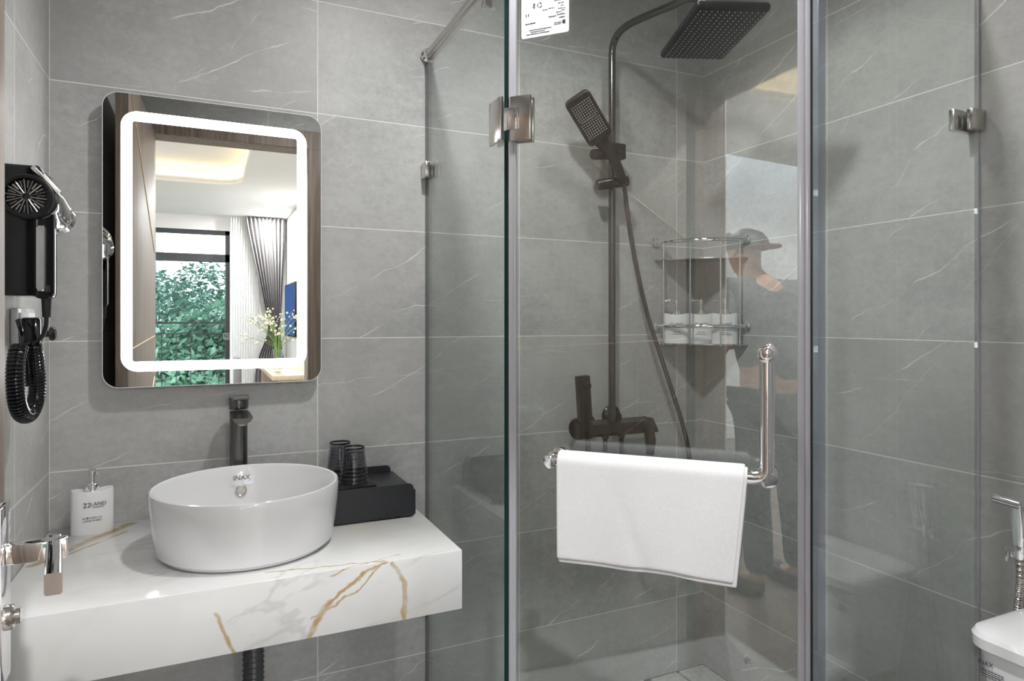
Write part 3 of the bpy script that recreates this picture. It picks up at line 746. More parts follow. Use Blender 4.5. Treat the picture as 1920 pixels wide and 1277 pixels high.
for k, (ua, ub, rad, fr, bk, th, sdn, dr_) in enumerate(((.1255, .466, .0150, .184, .150, .0044, 3, .004), (.1240, .4615, .0198, .1755, .120, .0046, 3, .0035))):
    b = towel_sheet(ua, ub, rad, fr, bk, sdn, dr_); b.transform(off)
    part('towel_layer', b, M['towel'], tw, world=False, mods=[('SOLIDIFY', dict(thickness=th, offset=0)), ('SUBSURF', dict(levels=1, render_levels=1))])

# ------------------------------------------------------------------ shower column
sc = thing('shower_column', (1.485, -.06, .86), 'gunmetal shower column with rain head fixed on the back wall', 'shower column')
RX, RY = 1.485, -.062
hx, hy, hz = 1.476, -.522, 1.911
arm = [(RX, RY, .872), (RX, RY, 1.5), (RX, RY, 2.00)]+catmull([(RX, RY, 2.03), (RX, RY-.006, 2.062), (RX, RY-.030, 2.085), (RX, RY-.07, 2.093), (RX, -.20, 2.088), (RX, -.35, 2.064), (RX-.002, -.43, 2.050), (RX-.005, -.480, 2.022), (hx+.001, hy+.012, 1.982), (hx, hy, hz+.03)], 8)
b = B(); tube(b, arm, .0112, 20); part('riser_pipe', b, M['gunpipe'], sc)
ang = -.371
HM = Matrix.Translation((hx, hy, hz)) @ Matrix.Rotation(ang, 4, 'Z')
b = B(); box(b, -.088, .088, -.1475, .1475, 0, .022, .009, 4, M4=HM); cyl(b, HM @ Vector((0, 0, .02)), HM @ Vector((0, 0, .050)), .019, 24, .015)
rh = part('rain_head', b, M['black_satin'], sc)
b = B()
for i in range(12):
    for j in range(19):
        c_ = HM @ Vector((-.075+i*.150/11, -.134+j*.268/18, 0)); cyl(b, c_+Vector((0, 0, .001)), c_-Vector((0, 0, .0022)), .0017, 6, .0011)
part('nozzle', b, M['nozzle'], rh)['kind'] = 'stuff'
# mixer body
b = B(); MBX = basis((1.381, -.060, .864), (1, 0, 0), (0, 1, 0), (0, 0, 1))
ol = [(-.034, -.012), (-.030, .016), (.022, .022), (.022, -.022), (-.020, -.024)]
prism(b, ol, .245, basis((1.378, -.062, .864), (0, 1, 0), (0, 0, 1), (1, 0, 0)), bev=.001); mx = part('mixer_body', b, M['gunmetal'], sc, smooth=False)
b = B(); lathe(b, [(0, 0), (.034, 0), (.034, .006), (.026, .014), (.016, .018), (.016, .040)], (1.425, -.001, .868), (0, -1, 0), 32); part('wall_flange', b, M['gunmetal'], mx)
b = B(); lathe(b, [(0, 0), (.034, 0), (.034, .006), (.026, .014), (.016, .018), (.016, .040)], (1.520, -.001, .890), (0, -1, 0), 32); part('wall_flange', b, M['gunmetal'], mx)
b = B(); prism(b, [(0, 0), (.040, .022), (.062, -.022), (.028, -.028)], .05, basis((1.590, -.092, .866), (1, 0, 0), (0, 0, 1), (0, -1, 0)) @ Matrix.Translation((-.012, 0, -.045)), bev=.001); part('temperature_knob', b, M['black_satin'], mx, smooth=False)
b = B(); prism(b, [(-.014, 0), (.016, 0), (.022, -.030), (.014, -.075), (-.006, -.072), (-.010, -.03)], .016, basis((1.604, -.085, .846), (1, 0, 0), (0, 0, 1), (0, -1, 0)), bev=.001); part('control_lever', b, M['gunmetal'], mx, smooth=False)
for px in (1.455, 1.515):
    b = B(); lathe(b, [(0, 0), (.011, 0), (.011, -.010), (.0075, -.014), (.0065, -.05), (0, -.05)], (px, -.070, .842), seg=20)
    part('outlet', b, M['gunmetal'], mx)
b = B(); lathe(b, [(0, -.012), (.030, -.012), (.034, -.006), (.034, .010), (.028, .016), (0, .016)], (1.368, -.060, .866), (-1, -.5, 0), 32); box(b, 1.352, 1.398, -.090, -.045, .838, .888, .003); spr_h = part('sprayer_holder', b, M['gunmetal'], mx)
# sliding brackets on the riser
b = B(); lathe(b, [(0, 0), (.0155, 0), (.0165, .002), (.0165, .068), (.0155, .070), (0, .070)], (1.394, -.098, 1.704), (1, .33, .18), 24); box(b, 1.468, 1.520, -.090, -.048, 1.704, 1.752, .004); part('upper_bracket', b, M['gunmetal'], sc)
b = B(); lathe(b, [(0, 0), (.016, 0), (.017, .002), (.017, .098), (.016, .100), (0, .100)], (1.424, -.072, 1.618), (1, -.26, .17), 24); part('lower_bracket', b, M['gunmetal'], sc)
# wall-hung bidet spray in the mixer holder
hs = thing('handheld_sprayer', (1.375, -.075, .89), 'square black handheld sprayer standing in the shower mixer holder', 'sprayer')
b = B(); box(b, -.021, .021, -.013, .013, 0, .142, .004, M4=Matrix.Translation((1.377, -.078, .889)) @ Matrix.Rotation(R(-4), 4, 'Y')); part('sprayer_body', b, M['gunmetal'], hs)
b = B(); lathe(b, [(0, 0), (.0105, 0), (.0115, .002), (.0115, .006), (.009, .008), (0, .006)], (1.3765, -.0915, 1.000), (0, -1, 0), 24); part('trigger', b, M['black_satin'], hs)
b = B(); tube(b, catmull([(1.388, -.075, .845), (1.390, -.075, .80), (1.393, -.073, .74), (1.40, -.065, .60)], 8), .0075, 14); part('sprayer_hose', b, M['gunpipe'], hs)

# handheld shower with hose
hn = thing('hand_shower', (1.38, -.13, 1.75), 'rectangular dark handheld shower clipped on the riser with a long hose', 'hand shower')
A_ = Vector((1.304, -.150, 1.850)); Bn = Vector((1.413, -.118, 1.742)); e1 = (Bn-A_).normalized()
nf = Vector((-.42, -.80, -.30)); nf = (nf-e1*nf.dot(e1)).normalized(); e2 = nf.cross(e1).normalized()
HMx = basis((A_+Bn)/2, e2, e1, e2.cross(e1))
sgn = 1 if HMx.to_3x3().col[2].dot(nf) > 0 else -1
b = B(); prism(b, rrect(.082, (Bn-A_).length, .016, 6), .026*1, HMx @ Matrix.Translation((0, 0, -.026 if sgn > 0 else 0)), bev=.004); hh = part('spray_head', b, M['black_satin'], hn)
b = B()
for i in range(9):
    for j in range(15):
        if j == 7: continue
        q = HMx @ Vector((-.029+i*.00725, -.056+j*.0078, .0005*sgn)); cyl(b, q-nf*.001, q+nf*.0015, .0016, 6)
part('nozzle', b, M['nozzle'], hh)['kind'] = 'stuff'
b = B(); box(b, -.027, .027, -.0022, .0022, -.001, .001, M4=HMx @ Matrix.Translation((0, -.002, .0006*sgn))); part('face_bar', b, M['satin'], hh)
b = B(); back = -nf*.013
rowp = [(Bn-e1*.012+back, .030, .012), (Bn+e1*.012+back, .022, .011), (Bn+e1*.030+back, .0155, .011), (Vector((1.462, -.112, 1.690)), .0150, .0115), (Vector((1.484, -.110, 1.648)), .0140, .011), (Vector((1.488, -.110, 1.640)), .0135, .0105)]
rows = []
for (c_, w_, d_) in rowp: rows.append([b.verts.new(c_+e2*(x*w_)+nf*(y*d_)) for x, y in rrect(2, 2, .5, 4)])
for A, Z in zip(rows, rows[1:]):
    for k in range(len(A)): b.faces.new((A[k], A[(k+1) % len(A)], Z[(k+1) % len(A)], Z[k]))
b.faces.new(rows[0]); b.faces.new(rows[-1]); part('handle', b, M['black_satin'], hn)
b = B(); cyl(b, (1.487, -.110, 1.643), (1.497, -.109, 1.618), .012, 20, bev=.002); part('hose_nut', b, M['gunmetal'], hn)
b = B(); tube(b, catmull([(1.496, -.109, 1.620), (1.505, -.106, 1.590), (1.517, -.100, 1.535), (1.546, -.095, 1.403), (1.592, -.094, 1.234), (1.652, -.092, 1.080), (1.706, -.090, .949), (1.750, -.088, .833), (1.772, -.085, .741), (1.770, -.08, .62), (1.74, -.08, .52), (1.66, -.08, .47), (1.57, -.08, .52), (1.525, -.075, .66), (1.516, -.071, .795)], 10), .0072, 16); part('hose', b, M['gunpipe'], hn)

# ------------------------------------------------------------------ corner shelf and bottles
cs = thing('corner_shelf', (XR, 0, 1.12), 'two tier chrome corner shelf in the shower corner', 'corner shelf')
LEG, BUL = .211, .030
def shelf_outline(leg, n=20, inset=0.):
    pts_ = [(XR-.001, -.001)]
    a, c_ = Vector((XR-leg, -.001)), Vector((XR-.001, -leg))
    for k in range(n+1):
        f = k/n; q = a.lerp(c_, f); bl = sin(pi*f)**.8*BUL; pts_.append((q.x-bl*.7071, q.y-bl*.7071))
    return pts_
def front_curve(leg, n=24, z=0.): return [Vector((x, y, z)) for x, y in shelf_outline(leg, n)[1:]]
for zp, nm in ((1.400, 'upper_tray'), (1.119, 'lower_tray')):
    b = B(); prism(b, shelf_outline(LEG), .004, Matrix.Translation((0, 0, zp))); pt = part(nm, b, M['drum'], cs, smooth=False)
    b = B(); fc = front_curve(LEG, 30, zp+.055)
    for A, Z in zip(fc, fc[1:]):
        for s_ in (1,):
            v = [b.verts.new(A+Vector((0, 0, 0))), b.verts.new(Z), b.verts.new(Z+Vector((0, 0, .012))), b.verts.new(A+Vector((0, 0, .012)))]; b.faces.new(v)
    bmesh.ops.remove_doubles(b, verts=b.verts, dist=1e-5)
    part('guard_rail', b, M['chrome'], pt, mods=[('SOLIDIFY', dict(thickness=.003))])
fc = front_curve(LEG-.004, 40, 0)
def onf(f): return fc[int(round(f*40))]
for f in (.10, .40, .72, .93):
    b = B(); q = onf(f); cyl(b, (q.x, q.y, 1.115), (q.x, q.y, 1.468), .0028, 12); part('post', b, M['chrome'], cs)
for zz in (1.462, 1.181):
    for q, m in (((XR-LEG+.004, -.003), (0, -1, 0)), ((XR-.003, -LEG+.004), (-1, 0, 0))):
        b = B(); lathe(b, [(0, 0), (.016, 0), (.016, .003), (.010, .006), (0, .006)], (q[0], q[1], zz), m, 24); part('wall_rosette', b, M['chrome'], cs)
import itertools
fwd = Vector((sin(.4331), cos(.4331), 0)); rgt = Vector((cos(.4331), -sin(.4331), 0))
for (x, y, lab, l1, l2) in ((1.752, -.044, 'white oval shampoo bottle at the left end of the lower corner shelf', 'DẦU GỘI', '( SHAMPOO )'),
                        (1.824, -.0805, 'white oval pump bottle in the middle of the lower corner shelf', 'SỮA TẮM', '( SHOWER GEL )'),
                        (1.857, -.157, 'white oval pump bottle at the right end of the lower corner shelf', 'DẦU XẢ', '( CONDITIONER )')):
    soap((x, y, 1.1232), R(-36), lab, [('22 LAND', .0105, .0640, 0), ('RESIDENCE', .0042, .0575, .006), (l1, .0055, .0365, 0), (l2, .0050, .0300, 0)], group='pump bottles on the corner shelf', flipnoz=-1)

# chrome outlet on the right wall, floor grate in the corner
wo = thing('water_outlet', (XR, -.216, .114), 'small round chrome outlet low on the right shower wall', 'outlet')
b = B(); lathe(b, [(0, 0), (.0150, 0), (.0160, .003), (.0150, .006), (.010, .007), (.0095, .003), (0, .003)], (XR-.0005, -.216, .114), (-1, 0, 0), 32); part('ring', b, M['chrome'], wo)
b = B(); lathe(b, [(0, 0), (.009, 0), (.009, .014), (.007, .016), (0, .016)], (XR-.003, -.216, .114), (-1, -.1, -.1), 24); part('plug_cap', b, M['gunmetal'], wo)
fg = thing('floor_grate', (1.80, -.09, .0), 'grey tiled floor grate in the shower corner', 'drain')
for (x0, x1) in ((1.776, 1.880), (1.660, 1.766)):
    b = B(); box(b, x0, x1, -.150, -.026, .002, .014, .002); part('grate_cover', b, M['grate'], fg)
b = B(); box(b, 1.645, 1.896, -.165, -.009, .0002, .005); part('frame', b, M['dark_alu'], fg)

# ------------------------------------------------------------------ toilet
to = thing('toilet', (1.5, -1.225, 0), 'white one piece toilet against the right wall beside the shower panel', 'toilet')
ty0, ty1 = -1.422, -1.020; tcx, tcy = 1.742, (ty0+ty1)/2
b = B()
def trow(z, x0, x1, y0, y1, r): return (z, [( (x0+x1)/2+px, (y0+y1)/2+py) for px, py in rrect(x1-x0, y1-y0, r, 6)])
def loft(bm, rows_, cap=True):
    V = [[bm.verts.new((x, y, z)) for x, y in ol] for z, ol in rows_]
    for A, Z in zip(V, V[1:]):
        for k in range(len(A)): bm.faces.new((A[k], A[(k+1) % len(A)], Z[(k+1) % len(A)], Z[k]))
    if cap: bm.faces.new(list(reversed(V[0]))); bm.faces.new(V[-1])
loft(b, [trow(.36, 1.70, 1.875, ty0+.04, ty1-.04, .03), trow(.46, 1.680, 1.875, ty0+.022, ty1-.022, .035), trow(.572, 1.668, 1.875, ty0+.010, ty1-.010, .04)])
tk = part('tank', b, M['ceramic'], to)
b = B(); loft(b, [trow(.5745, 1.664, 1.885, ty0+.004, ty1-.004, .042), trow(.578, 1.656, 1.888, ty0, ty1, .046), trow(.598, 1.654, 1.889, ty0-.001, ty1+.001, .047), trow(.607, 1.659, 1.886, ty0+.004, ty1-.004, .045), trow(.6115, 1.675, 1.875, ty0+.018, ty1-.018, .04), trow(.612, 1.72, 1.84, ty0+.06, ty1-.06, .03)]); part('tank_lid', b, M['ceramic'], to)
b = B(); lathe(b, [(0, 0), (.022, 0), (.022, .004), (.019, .006), (0, .006)], (1.77, tcy, .612), seg=28); part('flush_button', b, M['chrome'], to)
def egg(z, xb, xf, w, n=36):
    pts_ = []
    for k in range(n):
        a = 2*pi*k/n; c_ = cos(a); xx = (xb+xf)/2+(xb-xf)/2*c_; ww = w*(abs(sin(a))**.85)*(1 if sin(a) > 0 else -1); pts_.append((xx, tcy+ww))
    return (z, pts_)
b = B(); loft(b, [egg(.0, 1.86, 1.36, .115), egg(.05, 1.86, 1.35, .112), egg(.20, 1.86, 1.30, .125), egg(.33, 1.86, 1.22, .172), egg(.385, 1.86, 1.19, .182), egg(.392, 1.85, 1.20, .176)]); part('bowl', b, M['ceramic'], to)
b = B(); loft(b, [egg(.394, 1.69, 1.19, .182), egg(.404, 1.69, 1.186, .184), egg(.430, 1.69, 1.192, .178), egg(.434, 1.68, 1.21, .165)]); part('seat_lid', b, M['white_plastic'], to)
tm = basis((1.6668, ty1-.037, .549), (0, -1, 0), Vector((.10, 0, 1)), Vector((-1, 0, .10)))
text('INAX', .0115, tm, to)
b = B()
for (yy, z0, z1, w) in ((ty1-.048, .535, .5365, .040), (ty1-.048, .5315, .5325, .040), (ty1-.048, .5265, .5280, .040), (ty1-.048, .5220, .5232, .040)):
    for k in range(7):
        y0 = yy+w/2-k*w/7; box(b, 1.6672+(.553-z0)*.13, 1.6678+(.553-z0)*.13, y0-w/7*.8, y0, z0, z1)
part('label_print', b, M['print'], to, smooth=False)

# chrome bidet sprayer on the right wall
bs = thing('bidet_sprayer', (XR, -1.0, .80), 'chrome bidet spray gun with hose on the right wall above the toilet tank', 'sprayer')
b = B(); cyl(b, (1.850, -.968, .822), (1.858, -1.018, .816), .0105, 24, bev=.002); part('spray_head', b, M['chrome'], bs)
b = B(); rows = []
for (x, y, z, w, d) in ((1.858, -1.011, .817, .012, .009), (1.862, -1.010, .79, .013, .009), (1.868, -1.009, .75, .0115, .009), (1.871, -1.008, .728, .0095, .009)):
    rows.append([b.verts.new((x+px*d, y+py*w, z)) for px, py in rrect(2, 2, .6, 4)])
for A, Z in zip(rows, rows[1:]):
    for k in range(len(A)): b.faces.new((A[k], A[(k+1) % len(A)], Z[(k+1) % len(A)], Z[k]))
b.faces.new(rows[0]); b.faces.new(rows[-1]); part('handle', b, M['chrome'], bs)
b = B(); tube(b, catmull([(1.850, -1.028, .815), (1.853, -1.030, .79), (1.862, -1.026, .745)], 6), .0035, 10); part('trigger', b, M['satin'], bs)
b = B(); lathe(b, [(0, .73), (.0105, .73), (.0105, .708), (.0085, .700), (0, .700)], (1.872, -1.008, 0), seg=24); box(b, 1.868, XR-.0005, -1.030, -.992, .700, .712, .002); box(b, XR-.012, XR-.0005, -1.026, -.994, .680, .722, .003)
box(b, 1.862, 1.868, -.990, -.984, .690, .720, .001); part('holder', b, M['chrome'], bs)
b = B(); hp_ = catmull([(1.872, -1.008, .702), (1.873, -1.009, .66), (1.874, -1.004, .60), (1.878, -.998, .52), (1.885, -.985, .42), (1.888, -.985, .32), (1.886, -1.0, .24), (1.902, -1.02, .20)], 40)
rads = [.0078+.0009*sin(i*1.9) for i in range(len(hp_))]
tube(b, hp_, rads, 16); part('hose', b, M['satin'], bs)

# ------------------------------------------------------------------ bedroom behind the camera (seen in the mirror and the glass)
BX0, BX1, BY0, BZC = -3.3, 1.34, -8.02, 2.6
WX0, WX1, WZ0, WZ1 = -2.2, .615, .06, 2.41
b = B(); box(b, BX0, WX0, BY0-.14, BY0, 0, BZC+.3); box(b, WX1, BX1, BY0-.14, BY0, 0, BZC+.3); box(b, WX0, WX1, BY0-.14, BY0, WZ1, BZC+.3); box(b, WX0, WX1, BY0-.14, BY0, -.05, WZ0); struct('wall_far', b, M['cream_paint'])
b = B(); box(b, BX0-.1, BX0, BY0-.14, YF-.12, -.05, BZC+.3); struct('wall_bedroom_left', b, M['cream_paint'])
b = B(); box(b, BX1, BX1+.1, BY0-.14, YF-.14, -.05, BZC+.3); struct('wall_bedroom_right', b, M['cream_paint'])
b = B(); box(b, BX0, -.1, YF-.12, YF-.02, -.05, BZC+.3); box(b, -.1, OX0-.0, YF-.14, YF-.12, -.05, BZC+.3); box(b, OX1, BX1+.1, YF-.14, YF-.12, -.05, BZC+.3); box(b, OX0, OX1, YF-.14, YF-.12, OZ, BZC+.3); struct('wall_bedroom_front', b, M['cream_paint'])
b = B(); box(b, BX0, BX1, BY0, YF-.14, -.08, -.0); struct('floor_bedroom', b, wood_mat('oak_floor', (.12, .095, .075), (.20, .16, .13), 1, .35))
b = B()
ow, oh = BX1-BX0, (YF-.14)-BY0
tw_, th_ = TX1-TX0, TY1-TY0
inner = [((TX0+TX1)/2+x, (TY0+TY1)/2+y) for x, y in rrect(tw_, th_, .28, 10)]
# ring between the room outline and the rounded tray opening: project each inner point outwards
outer = []
ccx, ccy = (TX0+TX1)/2, (TY0+TY1)/2
for x, y in inner:
    dx, dy = x-ccx, y-ccy; ss = []
    if dx > 0: ss.append((BX1-ccx)/dx)
    if dx < 0: ss.append((BX0-ccx)/dx)
    if dy > 0: ss.append((YF-.14-ccy)/dy)
    if dy < 0: ss.append((BY0-ccy)/dy)
    s_ = min(ss); outer.append((ccx+dx*s_, ccy+dy*s_))
ring_plate(b, outer, inner, .03, Matrix.Translation((0, 0, BZC)))
for q in ((BX0, BY0), (BX1, BY0), (BX0, YF-.14), (BX1, YF-.14)):       # corner fillers
    nb = sorted(outer, key=lambda p_: (p_[0]-q[0])**2+(p_[1]-q[1])**2)
    ea = [p_ for p_ in nb if abs(p_[0]-q[0]) < 1e-4][:1]; eb = [p_ for p_ in nb if abs(p_[1]-q[1]) < 1e-4][:1]
    if ea and eb:
        f3 = [b.verts.new((x, y, BZC+.0001)) for x, y in (q, ea[0], eb[0])]; b.faces.new(f3)
        f3 = [b.verts.new((x, y, BZC+.03)) for x, y in (q, ea[0], eb[0])]; b.faces.new(f3)
struct('ceiling_bedroom', b, M['white_paint'])
b = B(); ring_plate(b, [((TX0+TX1)/2+x, (TY0+TY1)/2+y) for x, y in rrect(tw_+.03, th_+.03, .29, 10)], inner, .022, Matrix.Translation((0, 0, BZC+.032))); struct('trim_2', b, M['white_paint'])
def tray_ol(g, r): return [((TX0+TX1)/2+x, (TY0+TY1)/2+y) for x, y in rrect(tw_+2*g, th_+2*g, r, 10)]
b = B(); ring_plate(b, tray_ol(.16, .36), tray_ol(.13, .34), .17, Matrix.Translation((0, 0, BZC+.03))); prism(b, tray_ol(.16, .36), .05, Matrix.Translation((0, 0, BZC+.19))); struct('ceiling_tray', b, M['white_paint'])
cv = thing('cove_light', (ccx, ccy, BZC+.04), 'warm LED tape lighting the raised tray of the bedroom ceiling', 'cove light')
b = B(); ring_plate(b, tray_ol(.075, .32), tray_ol(.06, .31), .008, Matrix.Translation((0, 0, BZC+.05))); part('led_tape', b, M['cove'], cv)
for i, (lx, ly) in enumerate(BED_LAMPS):
    tl = thing('ceiling_spot', (lx, ly, BZC), 'round recessed spot in the white bedroom ceiling', 'ceiling light', 'bedroom ceiling spots')
    b = B(); lathe(b, [(.05, -.004), (.062, -.004), (.064, 0), (.05, 0), (.05, -.004)], (lx, ly, BZC), seg=28); part('trim_ring', b, M['white_plastic'], tl)
    b = B(); lathe(b, [(0, -.001), (.05, -.001)], (lx, ly, BZC), seg=28); part('diffuser', b, M['lamp'], tl)
# window with dark frame
b = B(); fw = .055
box(b, WX0, WX1, BY0-.10, BY0-.02, WZ1-fw, WZ1); box(b, WX0, WX1, BY0-.10, BY0-.02, WZ0, WZ0+fw); box(b, WX0, WX1, BY0-.10, BY0-.02, 1.985, 2.09)
for x in (WX0, -.80, WX1-fw): box(b, x, x+fw, BY0-.10, BY0-.02, WZ0, WZ1)
wn = struct('window_1', b, M['dark_alu'])
b = B(); box(b, WX0+.02, WX1-.02, BY0-.066, BY0-.060, WZ0+.02, WZ1-.02); part('window_pane', b, M['window_glass'], wn, smooth=False)
# curtains
def curtain(name, pts_top, pts_bot, z0, z1, amp, waves, mat, label, cinch=None, yo=.13):
    b_ = B(); N, K = 160, 24; rows_ = []
    for k in range(K+1):
        f = k/K; z = z1+(z0-z1)*f; row = []
        a0 = pts_top[0]+(pts_bot[0]-pts_top[0])*f; a1 = pts_top[1]+(pts_bot[1]-pts_top[1])*f
        am = amp
        if cinch:
            cz_, cx0, cx1 = cinch; g = math.exp(-((z-cz_)/.42)**2) if z < cz_ else max(0, 1-((z-cz_)/(z1-cz_)))**1.25
            a0 = a0+(cx0-a0)*g; a1 = a1+(cx1-a1)*g; am = amp*(1+.4*g)
        for i in range(N+1):
            u = i/N; row.append(b_.verts.new((a0+(a1-a0)*u, BY0+yo+am*sin(u*waves*2*pi), z)))
        rows_.append(row)
    for A, Z in zip(rows_, rows_[1:]):
        for i in range(N): b_.faces.new((A[i], A[i+1], Z[i+1], Z[i]))
    o = part(name, b_, mat); return tag(o, label, 'curtain')
curtain('sheer_curtain', (.62, .98), (.62, .98), .02, 2.585, .022, 11, M['sheer'], 'white sheer voile curtain beside the bedroom window')
curtain('drape', (.80, 1.315), (.92, 1.31), .02, 2.59, .030, 10, M['drape'], 'grey pleated drape tied back near the bedroom television', cinch=(1.13, 1.09, 1.24), yo=.21)
# television, desk, chair, vase
tv = thing('television', (1.32, -7.1, 1.3), 'flat television on the bedroom wall showing a blue picture', 'television')
b = B(); box(b, 1.295, 1.338, -7.72, -6.62, .99, 1.67, .004); part('housing', b, M['black_satin'], tv)
b = B(); box(b, 1.292, 1.2955, -7.70, -6.64, 1.01, 1.65); part('screen', b, M['screen'], tv)
dk = thing('desk', (1.1, -5.0, 0), 'light wooden desk along the bedroom wall carrying the flower vase', 'desk')
b = B(); box(b, .84, 1.335, -6.0, -4.25, .68, .72, .003); part('top', b, M['wood_light'], dk)
b = B(); box(b, .88, 1.335, -5.98, -5.94, 0, .68); part('side_panel', b, M['wood_light'], dk)
b = B(); box(b, .88, 1.335, -4.31, -4.27, 0, .68); part('side_panel', b, M['wood_light'], dk)
ch = thing('desk_chair', (.80, -5.2, 0), 'grey upholstered chair pulled up to the wooden desk', 'chair')
b = B(); box(b, .60, 1.02, -5.42, -5.00, .42, .49, .02, 3); part('seat', b, M['grey_fabric'], ch)
b = B(); box(b, .57, .63, -5.40, -5.02, .49, .84, .02, 3); part('backrest', b, M['grey_fabric'], ch)
for (x, y) in ((.63, -5.39), (.63, -5.03), (.99, -5.39), (.99, -5.03)):
    b = B(); cyl(b, (x, y, 0), (x, y, .43), .012, 12, .016); part('leg', b, M['dark_alu'], ch)
va = thing('flower_vase', (.93, -4.75, .72), 'glass vase of cream flowers on the wooden desk', 'vase')
b = B(); lathe(b, [(0, .72), (.035, .72), (.040, .74), (.038, .85), (.046, .93), (.043, .93), (.035, .85), (.037, .745), (0, .735)], (.93, -4.75, 0), seg=28); part('vase_body', b, M['clear'], va)
random.seed(12); b = B(); b2 = B()
for k in range(30):
    a = random.uniform(0, 2*pi); rr = random.uniform(.04, .30); zt_ = random.uniform(1.02, 1.30)
    p1 = Vector((.93+cos(a)*rr*.3, -4.75+sin(a)*rr*.3, .93+(zt_-.93)*.45)); p2 = Vector((.93+cos(a)*rr, -4.75+sin(a)*rr, zt_))
    tube(b, catmull([(.93+cos(a)*.012, -4.75+sin(a)*.012, .76), (.93+cos(a)*.02, -4.75+sin(a)*.02, .92), p1, p2], 4), .0022, 5)
    for j in range(random.randint(3, 7)):
        c_ = p2+Vector((random.uniform(-.05, .05), random.uniform(-.05, .05), random.uniform(-.06, .02)))
        bmesh.ops.create_icosphere(b2, subdivisions=1, radius=random.uniform(.006, .014), matrix=Matrix.Translation(c_))
part('stem', b, M['stem'], va); o = part('blossom', b2, M['petal'], va); o['kind'] = 'stuff'
# balcony rail and the view
br = thing('balcony_railing', (-.6, -9.1, 0), 'dark metal balcony railing outside the bedroom window', 'railing')
b = B(); box(b, -2.6, 1.2, -9.13, -9.09, 1.145, 1.175); box(b, -2.6, 1.2, -9.12, -9.10, .99, 1.01); box(b, -2.6, 1.2, -9.12, -9.10, .14, .17); part('rail', b, M['dark_alu'], br)
for k in range(20):
    b = B(); x = -2.55+k*.19; box(b, x, x+.012, -9.118, -9.106, .17, .99); part('baluster', b, M['dark_alu'], br)
b = B(); box(b, -2.8, 1.6, -9.2, BY0-.14, -.25, -.03); struct('floor_balcony', b, M['concrete'])
def tree(x, y, z0, h, r, seed, mat, label):
    t_ = thing('tree', (x, y, z0), label, 'tree', 'trees outside the bedroom window'); random.seed(seed)
    b_ = B(); tube(b_, catmull([(x, y, z0), (x+.1, y, z0+h*.3), (x-.05, y+.1, z0+h*.55), (x+.1, y, z0+h*.85)], 6), [.16-.006*i for i in range(19)], 10); part('trunk', b_, M['bark'], t_)
    b_ = B()
    cl = [(Vector((random.gauss(0, .45)*r, random.gauss(0, .4)*r, random.uniform(-.75, .9)*r)), random.uniform(.28, .5)*r) for _ in range(22)]
    for c_, cr in cl:
        for _ in range(240):
            d_ = Vector((random.gauss(0, 1), random.gauss(0, 1), random.gauss(0, 1))).normalized()*cr*random.uniform(.6, 1.05)
            q = Vector((x, y, z0+h*.8))+c_+d_; s_ = random.uniform(.05, .12)
            e_ = Vector((random.gauss(0, 1), random.gauss(0, 1), random.gauss(0, .6))).normalized(); f_ = e_.orthogonal().normalized()
            vv_ = [b_.verts.new(q+e_*s_), b_.verts.new(q+f_*s_*.5), b_.verts.new(q-e_*s_), b_.verts.new(q-f_*s_*.5)]; b_.faces.new(vv_)
    part('crown', b_, mat, t_, smooth=False)
for (x, y, h, r, sd0, mt, lb) in ((-1.0, -19.0, 4.3, 2.1, 1, 'leaf', 'tall leafy tree beyond the balcony, highest in the window view'), (.30, -12.6, 4.2, 1.15, 2, 'leaf2', 'low pale green tree right behind the balcony railing'),
                        (.9, -26, 4.6, 2.4, 4, 'leaf', 'dark leafy tree furthest from the balcony'), (-3.9, -13.2, 4.0, 1.5, 5, 'leaf', 'dark leafy tree near the balcony beside the pale low tree')):
    tree(x, y, -3.2, h, r, sd0, M[mt], lb)
bd = thing('apartment_tower', (-4.0, -60, -6), 'pale distant apartment tower beyond the trees', 'building')
b = B(); box(b, -8.5, -3.2, -66, -60, -6, 10); part('tower_wall', b, M['concrete'], bd)
b = B()
for i in range(6):
    for j in range(9): box(b, -8.2+i*.85, -7.7+i*.85, -59.99, -59.95, -4+j*1.5, -3.1+j*1.5)
o = part('window_band', b, simple('tower_window', (.25, .33, .42), .2), bd); o['kind'] = 'stuff'
b = B(); box(b, -60, 60, -120, -9.3, -3.4, -3.2); struct('ground_outside', b, simple('grass_ground', (.10, .16, .06), .9, var=.3, scale=.6))

# ------------------------------------------------------------------ the photographer, standing just outside the doorway (seen only as a reflection)
pe = thing('person', (-.16, -2.22, 0), 'person in grey shirt and backward cap leaning forward, reflected in the shower door', 'person')
def skinmesh(name, pts_, edges, mat, parent, sub=2):
    me = bpy.data.meshes.new(name); base = Vector(parent.location)
    me.from_pydata([Vector(p_[:3])-base for p_ in pts_], edges, []); me.materials.append(mat)
    o = bpy.data.objects.new(name, me); COL.objects.link(o); o.parent = parent
    md = o.modifiers.new('skin', 'SKIN'); md.use_smooth_shade = True
    for i, p_ in enumerate(pts_):
        r = p_[3]; me.skin_vertices[0].data[i].radius = r if isinstance(r, tuple) else (r, r); me.skin_vertices[0].data[i].use_root = (i == 0)
    s2 = o.modifiers.new('subsurf', 'SUBSURF'); s2.levels = sub; s2.render_levels = sub
    return o
cx0, cy0 = -.15, -2.22          # faces -x, bent forward
P = [(cx0, cy0, .88, (.12, .15)), (cx0-.02, cy0, 1.05, (.10, .14)), (cx0-.06, cy0, 1.24, (.115, .17)), (cx0-.11, cy0, 1.36, (.07, .09)), (cx0-.15, cy0, 1.41, .052), (cx0-.18, cy0, 1.46, (.075, .07)), (cx0-.20, cy0, 1.53, (.092, .078)), (cx0-.19, cy0, 1.585, .06)]
Ed = [(i, i+1) for i in range(7)]
